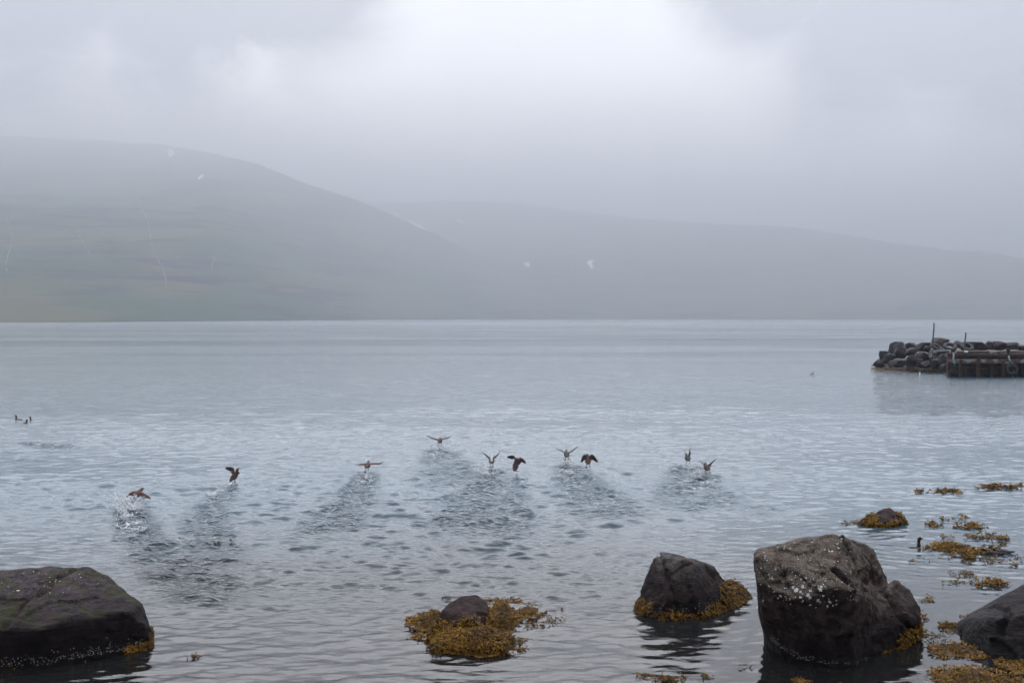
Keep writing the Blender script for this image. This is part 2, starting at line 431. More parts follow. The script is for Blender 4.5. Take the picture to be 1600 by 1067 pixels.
# ------------------------------------------------------------------ rocks
def rock_material(name, dark, mid, pale, moss=0.0, rust=0.0, wet=0.30):
    m, nt, b = material(name)
    g = nt.new('ShaderNodeNewGeometry'); pos = g.outputs['Position']
    sp = nt.new('ShaderNodeSeparateXYZ'); nt.l.new(pos, sp.inputs[0])
    sn = nt.new('ShaderNodeSeparateXYZ'); nt.l.new(g.outputs['Normal'], sn.inputs[0])
    big = nt.noise(pos, 1.6, 5.0, 0.6, 0.5)
    med = nt.noise(pos, 7.0, 6.0, 0.65, 0.3)
    fin = nt.noise(pos, 46.0, 3.0, 0.7)
    c = nt.mix(nt.rng(med, 0.36, 0.66), dark, mid)
    # crustose lichen: likes the upper, sky-facing faces, breaks up in speckles
    up = nt.math('MULTIPLY_ADD', nt.math('SUBTRACT', big, 0.5), 1.1, sn.outputs[2])
    lich = nt.math('MULTIPLY', nt.rng(up, 0.05, 0.75), nt.rng(nt.math('MULTIPLY_ADD', fin, 0.8, nt.math('MULTIPLY', med, 0.5)), 0.50, 0.80))
    lich = nt.math('MULTIPLY', lich, nt.rng(sp.outputs[2], 0.45, 1.0))
    c = nt.mix(lich, c, pale)
    spk = nt.noise(pos, 120.0, 2.0, 0.6)
    c = nt.mix(nt.math('MULTIPLY', nt.rng(spk, 0.60, 0.72), 0.35), c, pale)
    if rust: c = nt.mix(nt.math('MULTIPLY', nt.rng(nt.noise(pos, 2.7, 5.0, 0.6, 0.4), 0.5, 0.68), rust), c, c4(0.085, 0.042, 0.028))
    if moss:
        mf = nt.math('MULTIPLY', nt.rng(sn.outputs[2], 0.55, 0.85), nt.rng(nt.noise(pos, 2.1, 5.0, 0.65, 0.6), 0.46, 0.58))
        c = nt.mix(nt.math('MULTIPLY', mf, moss), c, c4(0.034, 0.044, 0.010))
    # black tidal crust at the waterline; larger wet paints shade up the sides
    wl = nt.math('MULTIPLY_ADD', nt.math('SUBTRACT', nt.noise(pos, 3.0, 4.0, 0.6), 0.5), 0.45, sp.outputs[2])
    wet_shade = nt.rng(wl, wet * 0.35, wet * 1.5, 1.0, 0.0)
    c = nt.mix(nt.math('MULTIPLY', wet_shade, 0.85), c, c4(0.007, 0.005, 0.006))
    nt.l.new(c, b.inputs['Base Color'])
    nt.l.new(nt.rng(wet_shade, 0.0, 1.0, 0.78, 0.42), b.inputs['Roughness'])
    b.inputs['Specular IOR Level'].default_value = 0.07
    strat = nt.noise(nt.mapping(pos, (2.0, 2.0, 9.0), (0.5, 0.35, 0.2)), 2.4, 6.0, 0.65, 0.6)
    h = nt.math('ADD', nt.math('MULTIPLY', med, 0.7), nt.math('ADD', nt.math('MULTIPLY', fin, 0.22), nt.math('MULTIPLY', strat, 0.95)))
    nt.l.new(nt.bump(h, 0.75, 0.05), b.inputs['Normal'])
    return m
rock_basalt = rock_material('grey_basalt', c4(0.018, 0.012, 0.012), c4(0.056, 0.041, 0.040), c4(0.150, 0.128, 0.098), 0.0, 0.30, 0.42)
rock_dark = rock_material('dark_basalt', c4(0.007, 0.004, 0.005), c4(0.027, 0.018, 0.021), c4(0.085, 0.070, 0.074), 0.6, 0.25, 0.62)
rock_smooth = rock_material('smooth_dark_basalt', c4(0.006, 0.004, 0.005), c4(0.015, 0.011, 0.012), c4(0.036, 0.030, 0.032), 0.0, 0.2, 0.6)
rock_brown = rock_material('brown_basalt', c4(0.016, 0.009, 0.009), c4(0.040, 0.025, 0.024), c4(0.085, 0.066, 0.060), 0.0, 0.30, 0.16)
rock_pale = rock_material('slate_basalt', c4(0.013, 0.009, 0.009), c4(0.036, 0.029, 0.029), c4(0.125, 0.118, 0.106), 0.0, 0.30)

def hull_mesh(hulls):
    me = bpy.data.meshes.new('tmp'); bm = bmesh.new()
    for pts in hulls:
        b2 = bmesh.new()
        for p in pts: b2.verts.new(p)
        bmesh.ops.convex_hull(b2, input=b2.verts)
        bmesh.ops.delete(b2, geom=[v for v in b2.verts if not v.link_faces], context='VERTS')
        bmesh.ops.recalc_face_normals(b2, faces=b2.faces)
        t = bpy.data.meshes.new('t'); b2.to_mesh(t); b2.free(); bm.from_mesh(t); bpy.data.meshes.remove(t)
    bm.to_mesh(me); bm.free(); return me

def hash_dir(c, seed):
    x = math.sin(c[0] * 127.1 + c[1] * 311.7 + c[2] * 74.7 + seed) * 43758.5453
    y = math.sin(c[0] * 269.5 + c[1] * 183.3 + c[2] * 246.1 + seed) * 43758.5453
    z = math.sin(c[0] * 113.5 + c[1] * 271.9 + c[2] * 124.6 + seed) * 43758.5453
    return Vector((x - math.floor(x) - .5, y - math.floor(y) - .5, z - math.floor(z) - .5))

def rock(name, hulls, mat, voxel, seed, label=None, cat=None, group=None, amp=0.03, facet=0.16, fscale=1.7, smooth=4, cracks=(), dents=(), parent=None):
    me = hull_mesh(hulls); tmp = bpy.data.objects.new('tmp', me); COL.objects.link(tmp)
    md = tmp.modifiers.new('r', 'REMESH'); md.mode = 'VOXEL'; md.voxel_size = voxel
    sm = tmp.modifiers.new('s', 'SMOOTH'); sm.factor = 0.5; sm.iterations = smooth
    dg = bpy.context.evaluated_depsgraph_get(); ev = tmp.evaluated_get(dg)
    out = bpy.data.meshes.new_from_object(ev)
    bpy.data.objects.remove(tmp); bpy.data.meshes.remove(me)
    n = len(out.vertices); co = np.empty(n * 3, np.float32); out.vertices.foreach_get('co', co); co = co.reshape(-1, 3)
    no = np.empty(n * 3, np.float32); out.vertices.foreach_get('normal', no); no = no.reshape(-1, 3)
    sv = Vector((seed * 3.7, seed * 1.3, seed * 2.9))
    dsp = np.zeros(n, np.float32)
    for i in range(n):
        p = Vector(co[i]); q = p + sv
        w = q * fscale + 0.35 * Vector((mnoise.noise(q * 2.1), mnoise.noise(q * 2.1 + Vector((7, 0, 0))), mnoise.noise(q * 2.1 + Vector((0, 9, 0)))))
        dist, pts = mnoise.voronoi(w)
        c = pts[0]
        dv = facet * (w - c).dot(hash_dir(c, seed)) / fscale
        dv += amp * mnoise.fractal(q * 1.3, 0.85, 2.1, 4) + amp * 0.42 * mnoise.ridged_multi_fractal(q * 4.2, 0.9, 2.2, 4, 1.0, 2.0) - amp * 0.35
        dv += amp * 0.30 * mnoise.fractal(q * 11.0, 0.8, 2.1, 3)
        wob = mnoise.noise(q * 2.4) * 0.07 + mnoise.noise(q * 7) * 0.02
        for cp, cn, cw, cdp, c0, c1 in cracks:
            dd_ = abs((p - cp).dot(cn) + wob)
            if dd_ < cw * 3 and c0.z <= p.z <= c1.z and c0.x <= p.x <= c1.x:
                dv -= cdp * math.exp(-(dd_ / cw) ** 2)
        for da, db, dw, ddp in dents:
            ab = db - da; t = max(0.0, min(1.0, (p - da).dot(ab) / ab.length_squared)); dd_ = (p - da - ab * t).length * (1 + 0.35 * mnoise.noise(q * 5.0))
            if dd_ < dw * 1.6: dv -= ddp * (1 - smoothstep(dw * .55, dw * 1.25, dd_))
        dsp[i] = dv
    co = co + no * dsp[:, None]
    base = Vector((float(co[:, 0].mean()), float(co[:, 1].mean()), 0.0))
    out.vertices.foreach_set('co', (co - np.array(base, np.float32)).ravel())
    out.polygons.foreach_set('use_smooth', [True] * len(out.polygons)); out.update()
    out.materials.clear(); out.materials.append(mat); out.name = name
    o = bpy.data.objects.new(name, out); COL.objects.link(o); o.location = base
    return tag(o, label, cat, group)

def bvh_of(o):
    me = o.data; L = Vector(o.location)
    return BVHTree.FromPolygons([v.co + L for v in me.vertices], [tuple(p.vertices) for p in me.polygons])
EYE = Vector((0, 0, H))
def see(bvh, px, py):
    d_ = (P(px, py, 10.0) - EYE).normalized()
    loc, nor, idx, dist_ = bvh.ray_cast(EYE, d_)
    return (loc, nor) if loc is not None else (None, None)
def flecks(name, bvh, spots, mat, parent, thick=0.006, seed=1):
    """irregular crusts (px, py, radius in m) stuck on a rock"""
    rg_ = random.Random(seed); v, f = [], []
    for px_, py_, rad in spots:
        loc, nor = see(bvh, px_, py_)
        if loc is None: continue
        t = nor.orthogonal().normalized(); u = nor.cross(t)
        k = 9; st = len(v); v.append(loc + nor * thick); ph = rg_.random() * 6.28
        for j in range(k):
            a = ph + 6.283 * j / k; rr_ = rad * (0.6 + 0.7 * rg_.random())
            q = loc + (t * math.cos(a) + u * math.sin(a)) * rr_
            near_ = bvh.find_nearest(q)
            if near_[0] is not None: q = near_[0] + near_[1] * 0.002
            v.append(q)
        for j in range(k): f.append((st, st + 1 + j, st + 1 + (j + 1) % k))
    o = mesh_obj(name, v, f, mat, parent, smooth=True); tag(o, kind='stuff'); return o

def low(pts, z=-0.7, push=0.0):
    return [Vector((p.x, p.y + push, z)) for p in pts]

# the big lichen-spotted boulder: front block and the leaning slab on its right
wf = [WL(1204, 990), WL(1219, 1010), WL(1258, 1031), WL(1330, 1037), WL(1385, 1012)]
hero_a = [P(1175, 866, 17.0), P(1184, 856, 17.5), P(1245, 850, 17.45), P(1312, 832, 17.3), P(1320, 836, 17.6), P(1350, 849, 18.0), P(1362, 858, 18.6), P(1250, 846, 18.7),
          P(1181, 905, 16.75), P(1232, 936, 16.3), P(1268, 938, 16.2), P(1300, 916, 16.2), P(1333, 925, 16.3), P(1191, 950, 16.7), P(1372, 880, 18.3), P(1392, 912, 18.4), P(1385, 955, 17.4)] + wf + low(wf) + \
         [Vector((4.75, 18.7, -0.7)), Vector((5.6, 18.9, -0.7)), Vector((4.3, 18.4, 0.95))]
wl2 = [WL(1345, 1032), WL(1395, 1010), WL(1428, 990), WL(1437, 968)]
hero_b = [P(1393, 908, 18.2), P(1402, 907, 17.9), P(1415, 917, 18.1), P(1432, 946, 17.8), P(1436, 962, 17.6), P(1380, 918, 17.7), P(1350, 960, 16.85), P(1348, 1000, 16.65)] + wl2 + low(wl2) + [Vector((6.1, 19.0, -0.7)), Vector((5.0, 19.0, -0.7)), Vector((6.2, 18.6, 0.4))]
hero = rock('boulder', [hero_a, hero_b], rock_basalt, 0.025, 3, 'largest boulder, pale grey and angular with a cluster of white lichen spots', 'boulder', amp=0.034, facet=0.15, fscale=2.3, smooth=1,
            dents=[(P(1306, 888, 16.5), P(1334, 930, 16.4), 0.075, 0.13), (P(1196, 912, 16.75), P(1226, 917, 16.45), 0.07, 0.07), (P(1222, 888, 16.7), P(1226, 905, 16.55), 0.035, 0.05), (P(1272, 911, 16.35), P(1286, 900, 16.45), 0.03, 0.05), (P(1345, 890, 17.6), P(1362, 900, 17.7), 0.04, 0.06)],
            cracks=[(P(1322, 855, 17.3), Vector((0.93, 0.25, 0.26)).normalized(), 0.035, 0.11, Vector((4, 0, 0.9)), Vector((6, 0, 2))),
                    (P(1390, 940, 17.4), Vector((0.75, -0.2, 0.62)).normalized(), 0.03, 0.08, Vector((5, 0, 0.1)), Vector((6.2, 0, 1.2)))])
lich_mat, nt, b = material('white_lichen'); b.inputs['Roughness'].default_value = 0.9
pp = nt.new('ShaderNodeNewGeometry').outputs['Position']
nt.l.new(nt.mix(nt.noise(pp, 60.0, 3.0), c4(0.30, 0.30, 0.28), c4(0.62, 0.62, 0.58)), b.inputs['Base Color'])
bv = bvh_of(hero); rl = random.Random(5); spots = []
for zx, zy, r_ in [(352, 440, 12), (375, 470, 22), (385, 455, 14), (428, 438, 16), (410, 480, 12), (470, 505, 16), (485, 525, 16), (490, 470, 13), (412, 522, 13), (575, 440, 17), (570, 465, 18), (560, 455, 14), (590, 420, 8), (605, 435, 7),
                   (255, 515, 15), (245, 505, 9), (328, 535, 12), (331, 575, 9), (550, 545, 16), (565, 560, 10), (590, 512, 12), (625, 590, 14), (624, 600, 10), (640, 555, 14), (650, 565, 8), (696, 547, 9), (695, 577, 10), (668, 587, 9), (488, 582, 10),
                   (533, 603, 6), (500, 455, 7), (527, 428, 7), (455, 370, 9), (415, 378, 10), (405, 345, 6), (370, 350, 7), (513, 378, 8), (213, 300, 8), (265, 272, 8), (575, 265, 8), (660, 392, 7), (685, 460, 5), (425, 495, 7), (430, 550, 7), (370, 520, 6), (605, 145, 9), (660, 158, 12), (712, 132, 12), (735, 60, 14), (700, 100, 8), (640, 158, 9), (230, 125, 10), (285, 122, 9), (120, 165, 8), (130, 195, 8), (500, 85, 10)]:
    spots.append((1170 + zx / 5.08, 830 + zy / 5.08, r_ / 5.08 * 17 / F * 0.80))
for k in range(130):
    spots.append((rl.uniform(1185, 1335), rl.uniform(842, 940), rl.uniform(0.004, 0.013)))
flecks('lichen', bv, spots, lich_mat, hero, seed=2)
barn_mat, nt, b = material('barnacle_shell'); b.inputs['Base Color'].default_value = c4(0.19, 0.18, 0.16); b.inputs['Roughness'].default_value = 0.85
def waterline_barnacles(parent, bvh, path, n, spread, seed):
    rg_ = random.Random(seed); sp_ = []
    for k in range(n):
        t = rg_.random() * (len(path) - 1); i = int(t); a, b2 = path[i], path[min(i + 1, len(path) - 1)]; q = t - i
        sp_.append((a[0] + (b2[0] - a[0]) * q + rg_.gauss(0, 1.5), a[1] + (b2[1] - a[1]) * q - abs(rg_.gauss(0, spread)) + 2, rg_.uniform(0.004, 0.011)))
    return flecks('barnacles', bvh, sp_, barn_mat, parent, thick=0.008, seed=seed)
waterline_barnacles(hero, bv, [(1203, 995), (1218, 1008), (1250, 1027), (1290, 1034), (1340, 1035), (1360, 1030)], 230, 3.5, 7)

# left boulder, running out of the picture
wL = [WL(-130, 1046), WL(0, 1047), WL(70, 1044), WL(140, 1031), WL(200, 1021), WL(236, 1011)]
left = rock('boulder', [[P(-110, 975, 16.4), P(60, 985, 16.25), P(105, 962, 16.6), P(200, 955, 17.05), P(228, 958, 17.4), P(233, 985, 17.2), P(222, 942, 17.5),
             P(-70, 915, 17.7), P(0, 903, 17.8), P(33, 888, 18.1), P(85, 884, 18.3), P(140, 886, 18.3), P(172, 903, 18.2), P(200, 925, 17.9), P(-70, 905, 19.2), P(150, 899, 19.0), Vector((-10.0, 19.6, -.7)), Vector((-6.0, 19.2, -.7))] + wL + low(wL)],
            rock_dark, 0.034, 8, 'dark rounded boulder with green moss on top at the left edge', 'boulder', amp=0.026, facet=0.07, fscale=1.1, smooth=6,
            cracks=[(P(70, 925, 17.4), Vector((0.66, -0.25, 0.62))  .normalized(), 0.030, 0.08, Vector((-8.2, 0, 0.55)), Vector((-5.5, 0, 2)))])
bvl = bvh_of(left)
waterline_barnacles(left, bvl, [(0, 1040), (70, 1036), (120, 1026), (180, 1016), (228, 1006)], 260, 8, 9)
sp_ = [(rl.gauss(75, 35), rl.gauss(905, 14), rl.uniform(0.004, 0.012)) for k in range(40)] + [(25 + rl.random() * 10, 922 + rl.random() * 6, 0.02) for k in range(2)]
flecks('lichen', bvl, sp_, lich_mat, left, seed=4)

# middle boulder with a skirt of wrack
wm = [WL(992, 955), WL(1010, 965), WL(1045, 970), WL(1100, 964), WL(1150, 948), WL(1172, 934)]
mid_rock = rock('boulder', [[P(1000, 940, 19.4), P(1012, 905, 19.4), P(1021, 870, 19.6), P(1032, 863, 19.9), P(1058, 866, 19.7), P(1079, 876, 19.4), P(1112, 885, 19.9), P(1126, 901, 20.1), P(1060, 868, 20.4), P(1040, 925, 19.0), P(1085, 925, 19.05), P(1135, 925, 19.8), P(1110, 890, 20.6)] + wm[:5] + low(wm[:5], -.6) + [Vector((2.6, 21.2, -.6)), Vector((4.0, 21.2, -.6))],
            [P(1120, 903, 20.2), P(1146, 905, 20.4), P(1160, 916, 20.5), P(1172, 930, 20.6), P(1140, 925, 20.0)] + wm[3:] + low(wm[3:], -.6) + [Vector((4.3, 21.4, -.6)), Vector((3.4, 21.3, -.6))]],
            rock_pale, 0.030, 15, 'medium boulder with a pale flat top, ringed by wrack, left of the largest boulder', 'boulder', amp=0.024, facet=0.15, fscale=2.2, smooth=2,
            cracks=[(P(1040, 890, 19.4), Vector((0.97, 0.1, 0.2)).normalized(), 0.022, 0.07, Vector((2.3, 0, 0.1)), Vector((3.1, 0, 2)))])
bvm = bvh_of(mid_rock)
waterline_barnacles(mid_rock, bvm, [(1010, 955), (1050, 958), (1100, 950), (1150, 930)], 70, 7, 11)

# rock at the right edge
wr = [WL(1508, 990), WL(1515, 1008), WL(1545, 1026), WL(1600, 1036), WL(1720, 1040)]
right = rock('boulder', [[P(1508, 980, 17.8), P(1517, 962, 17.8), P(1547, 948, 17.9), P(1580, 928, 18.2), P(1605, 915, 18.6), P(1720, 905, 18.7), P(1540, 965, 17.2), P(1600, 958, 17.0), P(1720, 960, 16.9), P(1600, 912, 19.6), Vector((7.4, 20.2, -.7)), Vector((10, 20.2, -.7))] + wr + low(wr)],
             rock_smooth, 0.034, 21, 'smooth dark boulder cut off by the right edge', 'boulder', amp=0.022, facet=0.10, fscale=1.2, smooth=6,
             cracks=[(P(1575, 965, 17.1), Vector((0.75, -0.1, -0.62)).normalized(), 0.025, 0.08, Vector((7, 0, 0.3)), Vector((9.5, 0, 2)))])

# low brown rock in the middle foreground, half buried in wrack
mid_low = rock('rock', [[P(683, 966, 17.7), P(690, 955, 17.75), P(702, 942, 18.0), P(722, 930, 18.3), P(745, 928, 18.5), P(758, 938, 18.4), P(762, 950, 18.1), P(755, 962, 17.7), P(715, 973, 17.5), P(740, 966, 17.5)] + [Vector((x_, y_, -0.5)) for x_ in (-1.35, -.3) for y_ in (17.5, 19.0)] + [Vector((-1.3, 17.55, 0.05)), Vector((-0.25, 17.6, 0.05))],
                [Vector((x_, y_, z_)) for x_, y_, z_ in [(-1.25, 16.8, -.4), (-.05, 16.75, -.4), (-1.15, 16.95, 0.08), (-0.15, 16.9, 0.10), (-.95, 17.4, .26), (-.25, 17.3, .26), (-1.2, 17.7, .1), (0, 17.6, .1), (-.6, 17.1, .24)]]],
               rock_brown, 0.022, 31, 'low rounded brown rock heaped with wrack, alone in the middle foreground', 'rock', amp=0.016, facet=0.10, fscale=2.2, smooth=6)
bvml = bvh_of(mid_low)
far_rock = rock('rock', [[P(1352, 812, 27.6), P(1368, 803, 27.7), P(1380, 794, 28.0), P(1390, 792, 28.1), P(1402, 801, 27.9), P(1410, 812, 27.6), P(1385, 815, 27.2), WL(1340, 820), WL(1416, 819), WL(1380, 822)] + low([WL(1335, 815), WL(1418, 815), WL(1380, 824), WL(1380, 808)], -.4)],
                rock_brown, 0.030, 41, 'small peaked rock collared with wrack, farthest rock out on the right', 'rock', amp=0.02, facet=0.10, fscale=1.8, smooth=4)
bvf = bvh_of(far_rock)

# ------------------------------------------------------------------ bladder wrack
weed_mat, nt, b = material('bladder_wrack')
g = nt.new('ShaderNodeNewGeometry'); rp = g.outputs['Random Per Island']
cr = nt.new('ShaderNodeValToRGB'); nt.l.new(rp, cr.inputs[0])
cr.color_ramp.elements[0].position = 0.0; cr.color_ramp.elements[0].color = c4(0.030, 0.012, 0.003)
cr.color_ramp.elements[1].position = 1.0; cr.color_ramp.elements[1].color = c4(0.46, 0.25, 0.008)
for p_, c_ in ((0.35, c4(0.085, 0.036, 0.004)), (0.65, c4(0.24, 0.115, 0.005)), (0.88, c4(0.34, 0.18, 0.006))):
    e_ = cr.color_ramp.elements.new(p_); e_.color = c_
big = nt.noise(g.outputs['Position'], 2.2, 3.0, 0.5)
nt.l.new(nt.mix(nt.rng(big, 0.40, 0.64, 0.0, 0.42), cr.outputs[0], c4(0.030, 0.013, 0.004)), b.inputs['Base Color'])
b.inputs['Roughness'].default_value = 0.5; b.inputs['Specular IOR Level'].default_value = 0.18
core_mat, nt, b = material('wrack_mass')
pp = nt.new('ShaderNodeNewGeometry').outputs['Position']
nt.l.new(nt.mix(nt.noise(pp, 40.0, 4.0, 0.7), c4(0.012, 0.006, 0.003), c4(0.09, 0.042, 0.006)), b.inputs['Base Color'])
nt.l.new(nt.bump(nt.noise(pp, 55.0, 3.0), 1.0, 0.03), b.inputs['Normal'])

def frond_template(rg_):
    """one forked, slightly curled wrack frond along +X, unit length, with swollen bladders"""
    V, Fc = [], []
    def strip(p0, ang_, length, w, lift, n=3):
        st = len(V); x, y, z = p0
        for i in range(n + 1):
            t = i / n; ww = w * (1 - 0.35 * t) * (0.75 + 0.5 * rg_.random())
            px_, py_ = x + math.cos(ang_) * length * t, y + math.sin(ang_) * length * t
            pz = z + lift * math.sin(t * 1.9) + rg_.uniform(-.02, .02)
            tw = rg_.uniform(-.5, .5)
            V.append((px_ - math.sin(ang_) * ww, py_ + math.cos(ang_) * ww, pz + tw * ww)); V.append((px_ + math.sin(ang_) * ww, py_ - math.cos(ang_) * ww, pz - tw * ww))
            if i: Fc.append((st + 2 * i - 2, st + 2 * i - 1, st + 2 * i + 1, st + 2 * i))
        return (px_, py_, pz)
    def bladder(c, r_):
        st = len(V)
        for dx, dy, dz in ((1, 0, 0), (-1, 0, 0), (0, 1, 0), (0, -1, 0), (0, 0, 1), (0, 0, -1)):
            V.append((c[0] + dx * r_ * 1.35, c[1] + dy * r_, c[2] + dz * r_))
        for a in (0, 1):
            for b_ in (2, 3):
                for c_ in (4, 5):
                    q = (st + a, st + b_, st + c_); Fc.append(q + (st + c_,))
    e = strip((0, 0, 0), rg_.uniform(-.2, .2), 0.36, 0.075, 0.10, 2)
    for sgn in (-1, 1):
        e2 = strip(e, sgn * rg_.uniform(.25, .7), rg_.uniform(.2, .34), 0.085, rg_.uniform(-.04, .12), 2)
        if rg_.random() < .8: bladder(e2, rg_.uniform(.075, .12))
        e3 = strip(e2, sgn * rg_.uniform(-.3, .8), rg_.uniform(.12, .22), 0.095, rg_.uniform(-.06, .08), 1)
        if rg_.random() < .5: bladder(e3, rg_.uniform(.06, .10))
    V2 = np.array(V, np.float32); F2 = np.array(Fc, np.int64)
    return V2, F2
_rt = random.Random(77)
TEMPL = [frond_template(_rt) for _ in range(14)]

def weed_mesh(name, anchors, seed, parent=None, core=None):
    """anchors: (position, surface normal, flow direction, length). core: extra (verts, quads) of dark matted weed"""
    rg_ = random.Random(seed); VV, FF, off, ncore = [], [], 0, 0
    if core is not None:
        VV.append(np.array(core[0], np.float32)); FF.append(np.array(core[1], np.int64)); off = len(core[0]); ncore = len(core[1])
    for pos_, nor_, flow_, ln in anchors:
        tv, tf = TEMPL[rg_.randrange(len(TEMPL))]
        n_ = Vector(nor_).normalized(); x_ = Vector(flow_) - n_ * n_.dot(flow_)
        if x_.length < 1e-3: x_ = n_.orthogonal()
        x_.normalize(); x_ = Matrix.Rotation(rg_.gauss(0, .7), 3, n_) @ x_
        x_ = (x_ + n_ * rg_.uniform(-.12, .20)).normalized(); y_ = n_.cross(x_).normalized(); z_ = x_.cross(y_)
        M = np.array([x_, y_, z_], np.float32) * (ln * rg_.uniform(.7, 1.3))
        VV.append(tv @ M + np.array(pos_, np.float32)); FF.append(tf + off); off += len(tv)
    co = np.concatenate(VV); base = np.array([co[:, 0].mean(), co[:, 1].mean(), 0], np.float32)
    quads = np.concatenate(FF)
    me = bpy.data.meshes.new(name)
    fl = [tuple(dict.fromkeys(q)) for q in quads.tolist()]
    me.from_pydata((co - base).tolist(), [], fl); me.update()
    me.materials.append(weed_mat); me.materials.append(core_mat)
    if ncore:
        mi = np.zeros(len(fl), np.int32); mi[:ncore] = 1; me.polygons.foreach_set('material_index', mi)
        sm = np.zeros(len(fl), bool); sm[:ncore] = True; me.polygons.foreach_set('use_smooth', sm)
    o = bpy.data.objects.new(name, me); COL.objects.link(o); o.location = base.tolist()
    return o

def lump(cx, cy, rx, ry, hgt, seed, zb=-0.12, nr=10, na=26):
    """an irregular low mound of matted weed: verts, quads and a height function"""
    def hf(a, t):
        edge = 1 + 0.30 * mnoise.noise((math.cos(a) * 1.3, math.sin(a) * 1.3, seed * 1.7)) + 0.14 * mnoise.noise((math.cos(a) * 3.7, math.sin(a) * 3.7, seed * 2.3))
        x, y = cx + rx * edge * t * math.cos(a), cy + ry * edge * t * math.sin(a)
        z = zb + (hgt - zb) * max(0.0, 1 - t ** 2.4) * (0.85 + 0.35 * mnoise.noise((x * 3.1, y * 3.1, seed)))
        return (x, y, z)
    V = [hf(2 * math.pi * j / na, (i + .3) / (nr - .7)) for i in range(nr) for j in range(na)]
    Q = [(i * na + j, i * na + (j + 1) % na, (i + 1) * na + (j + 1) % na, (i + 1) * na + j)[::-1] for i in range(nr - 1) for j in range(na)]
    c_ = len(V); V.append(hf(0, 0))
    Q += [(c_, j, (j + 1) % na, (j + 1) % na) for j in range(na)]
    return V, Q, hf

def mound(px, py, w, hpx, top, label, seed, group, n=None, ln=0.095, aspect=None):
    """weed heaped up where it lies on a hidden stone; py is the near water edge of the heap in the photo"""
    near_ = WL(px, py); sc = near_.y / F
    rx = w * sc / 2; far_ = WL(px, py - hpx); ry = max(0.12, (far_.y - near_.y) / 2) if aspect is None else aspect
    cx, cy = near_.x, near_.y + ry
    V, Q, hf = lump(cx, cy, rx, ry, top, seed); rg_ = random.Random(seed); A = []
    n = n or int(620 * rx * ry / 0.1) + 60
    for k in range(n):
        a, t = rg_.uniform(0, 6.283), math.sqrt(rg_.random()) * 1.04
        p = Vector(hf(a, t)); q = Vector(hf(a, t + .08)); q2 = Vector(hf(a + .1, t))
        nn = (q2 - p).cross(q - p)
        if nn.z < 0: nn = -nn
        if nn.length < 1e-6: nn = Vector((0, 0, 1))
        p.z = max(p.z, 0.005) + 0.01
        A.append((p, nn.normalized(), (q - p) + Vector((0, 0, -0.001)), ln))
    o = weed_mesh('seaweed', A, seed, core=(V, Q))
    return tag(o, label, 'seaweed', group)

def floating(px, py, w, h, label, seed, n, group='loose wrack floating on the water', ln=0.09, clump=0.5, bits=()):
    """fronds lying at the surface in an uneven patch; bits = further (px, py, w, h, n) of the same patch"""
    rg_ = random.Random(seed); A = []
    for qx, qy, qw, qh, qn in [(px, py, w, h, n)] + list(bits):
        k = 0; tries = 0
        while k < qn and tries < qn * 12:
            tries += 1
            u, v_ = rg_.gauss(0, .42), rg_.gauss(0, .42)
            if abs(u) > 1 or abs(v_) > 1: continue
            x, y = qx + u * qw / 2, qy + v_ * qh / 2
            p = WL(x, y)
            if mnoise.noise((p.x * 4.0, p.y * 2.2, seed * 1.1)) < (clump - .5) * rg_.random() - .05: continue
            p.z = rg_.uniform(0.0, 0.025)
            A.append((p, Vector((rg_.gauss(0, .22), rg_.gauss(0, .22), 1)), Vector((rg_.gauss(0, 1), rg_.gauss(0, 1), 0)), ln)); k += 1
    o = weed_mesh('seaweed', A, seed)
    return tag(o, label, 'seaweed', group, 'stuff' if (n < 60 or bits) and n < 200 else None)

def skirt(rk, zone, n, label, seed, group, ln=0.09, zmin=-0.03):
    """fronds rooted on a rock: zone(x, y, z) -> chance"""
    me = rk.data; L = Vector(rk.location); rg_ = random.Random(seed); A = []
    polys = list(me.polygons); ar = np.array([p.area for p in polys]); cen = np.array([tuple(p.center) for p in polys])
    wgt = np.array([zone(c[0] + L.x, c[1] + L.y, c[2] + L.z) if c[2] + L.z > zmin else 0.0 for c in cen]) * ar
    cum = np.cumsum(wgt); tot = cum[-1]
    for k in range(n):
        i = int(np.searchsorted(cum, rg_.random() * tot)); i = min(i, len(polys) - 1); p = polys[i]
        c = Vector(p.center) + L; nn = p.normal
        A.append((c + nn * rg_.uniform(.003, .022), nn, Vector((rg_.gauss(0, .4), rg_.gauss(0, .4), -1)) + nn * .25, ln))
    o = weed_mesh('seaweed', A, seed)
    return tag(o, label, 'seaweed', group)

GR = 'wrack growing on the rocks'; GF = 'loose wrack floating on the water'
def near_z(hi, soft):
    return lambda x, y, z: max(0.0, min(1.0, (hi - z) / soft))
def mzone(x, y, z):
    hi = 0.16 + 0.14 * mnoise.noise((x * 2.1, y * 2.1, 1.0)) + (0.22 if x > 3.55 else 0) + (0.12 if x < 2.35 else 0)
    return max(0.0, min(1.0, (hi - z) / .06)) if y < 20.9 else 0
skirt(mid_rock, mzone, 2200, 'golden wrack fringe round the foot of the medium boulder with the pale flat top', 101, GR, 0.085)
def cz(x, y, z):
    # everything but the bare crown
    p = ((x + 0.78) / 0.42) ** 2 + ((y - 18.05) / 0.45) ** 2
    bare = z > 0.30 + 0.10 * mnoise.noise((x * 4, y * 4, 3)) and y > 17.55 and x < -0.38
    return 0.0 if bare else 1.0
skirt(mid_low, cz, 4200, 'thick golden-brown wrack draped over the low brown rock in the middle foreground', 103, GR, 0.088)
skirt(far_rock, lambda x, y, z: 0.0 if (8.83 + .06 * mnoise.noise((z * 9, 1, 0)) < x < 9.42 and z > 0.13 + .05 * mnoise.noise((x * 6, y * 3, 0))) else 1.0, 1300, 'wrack collar round the small peaked rock, farthest out on the right', 104, GR, 0.14)
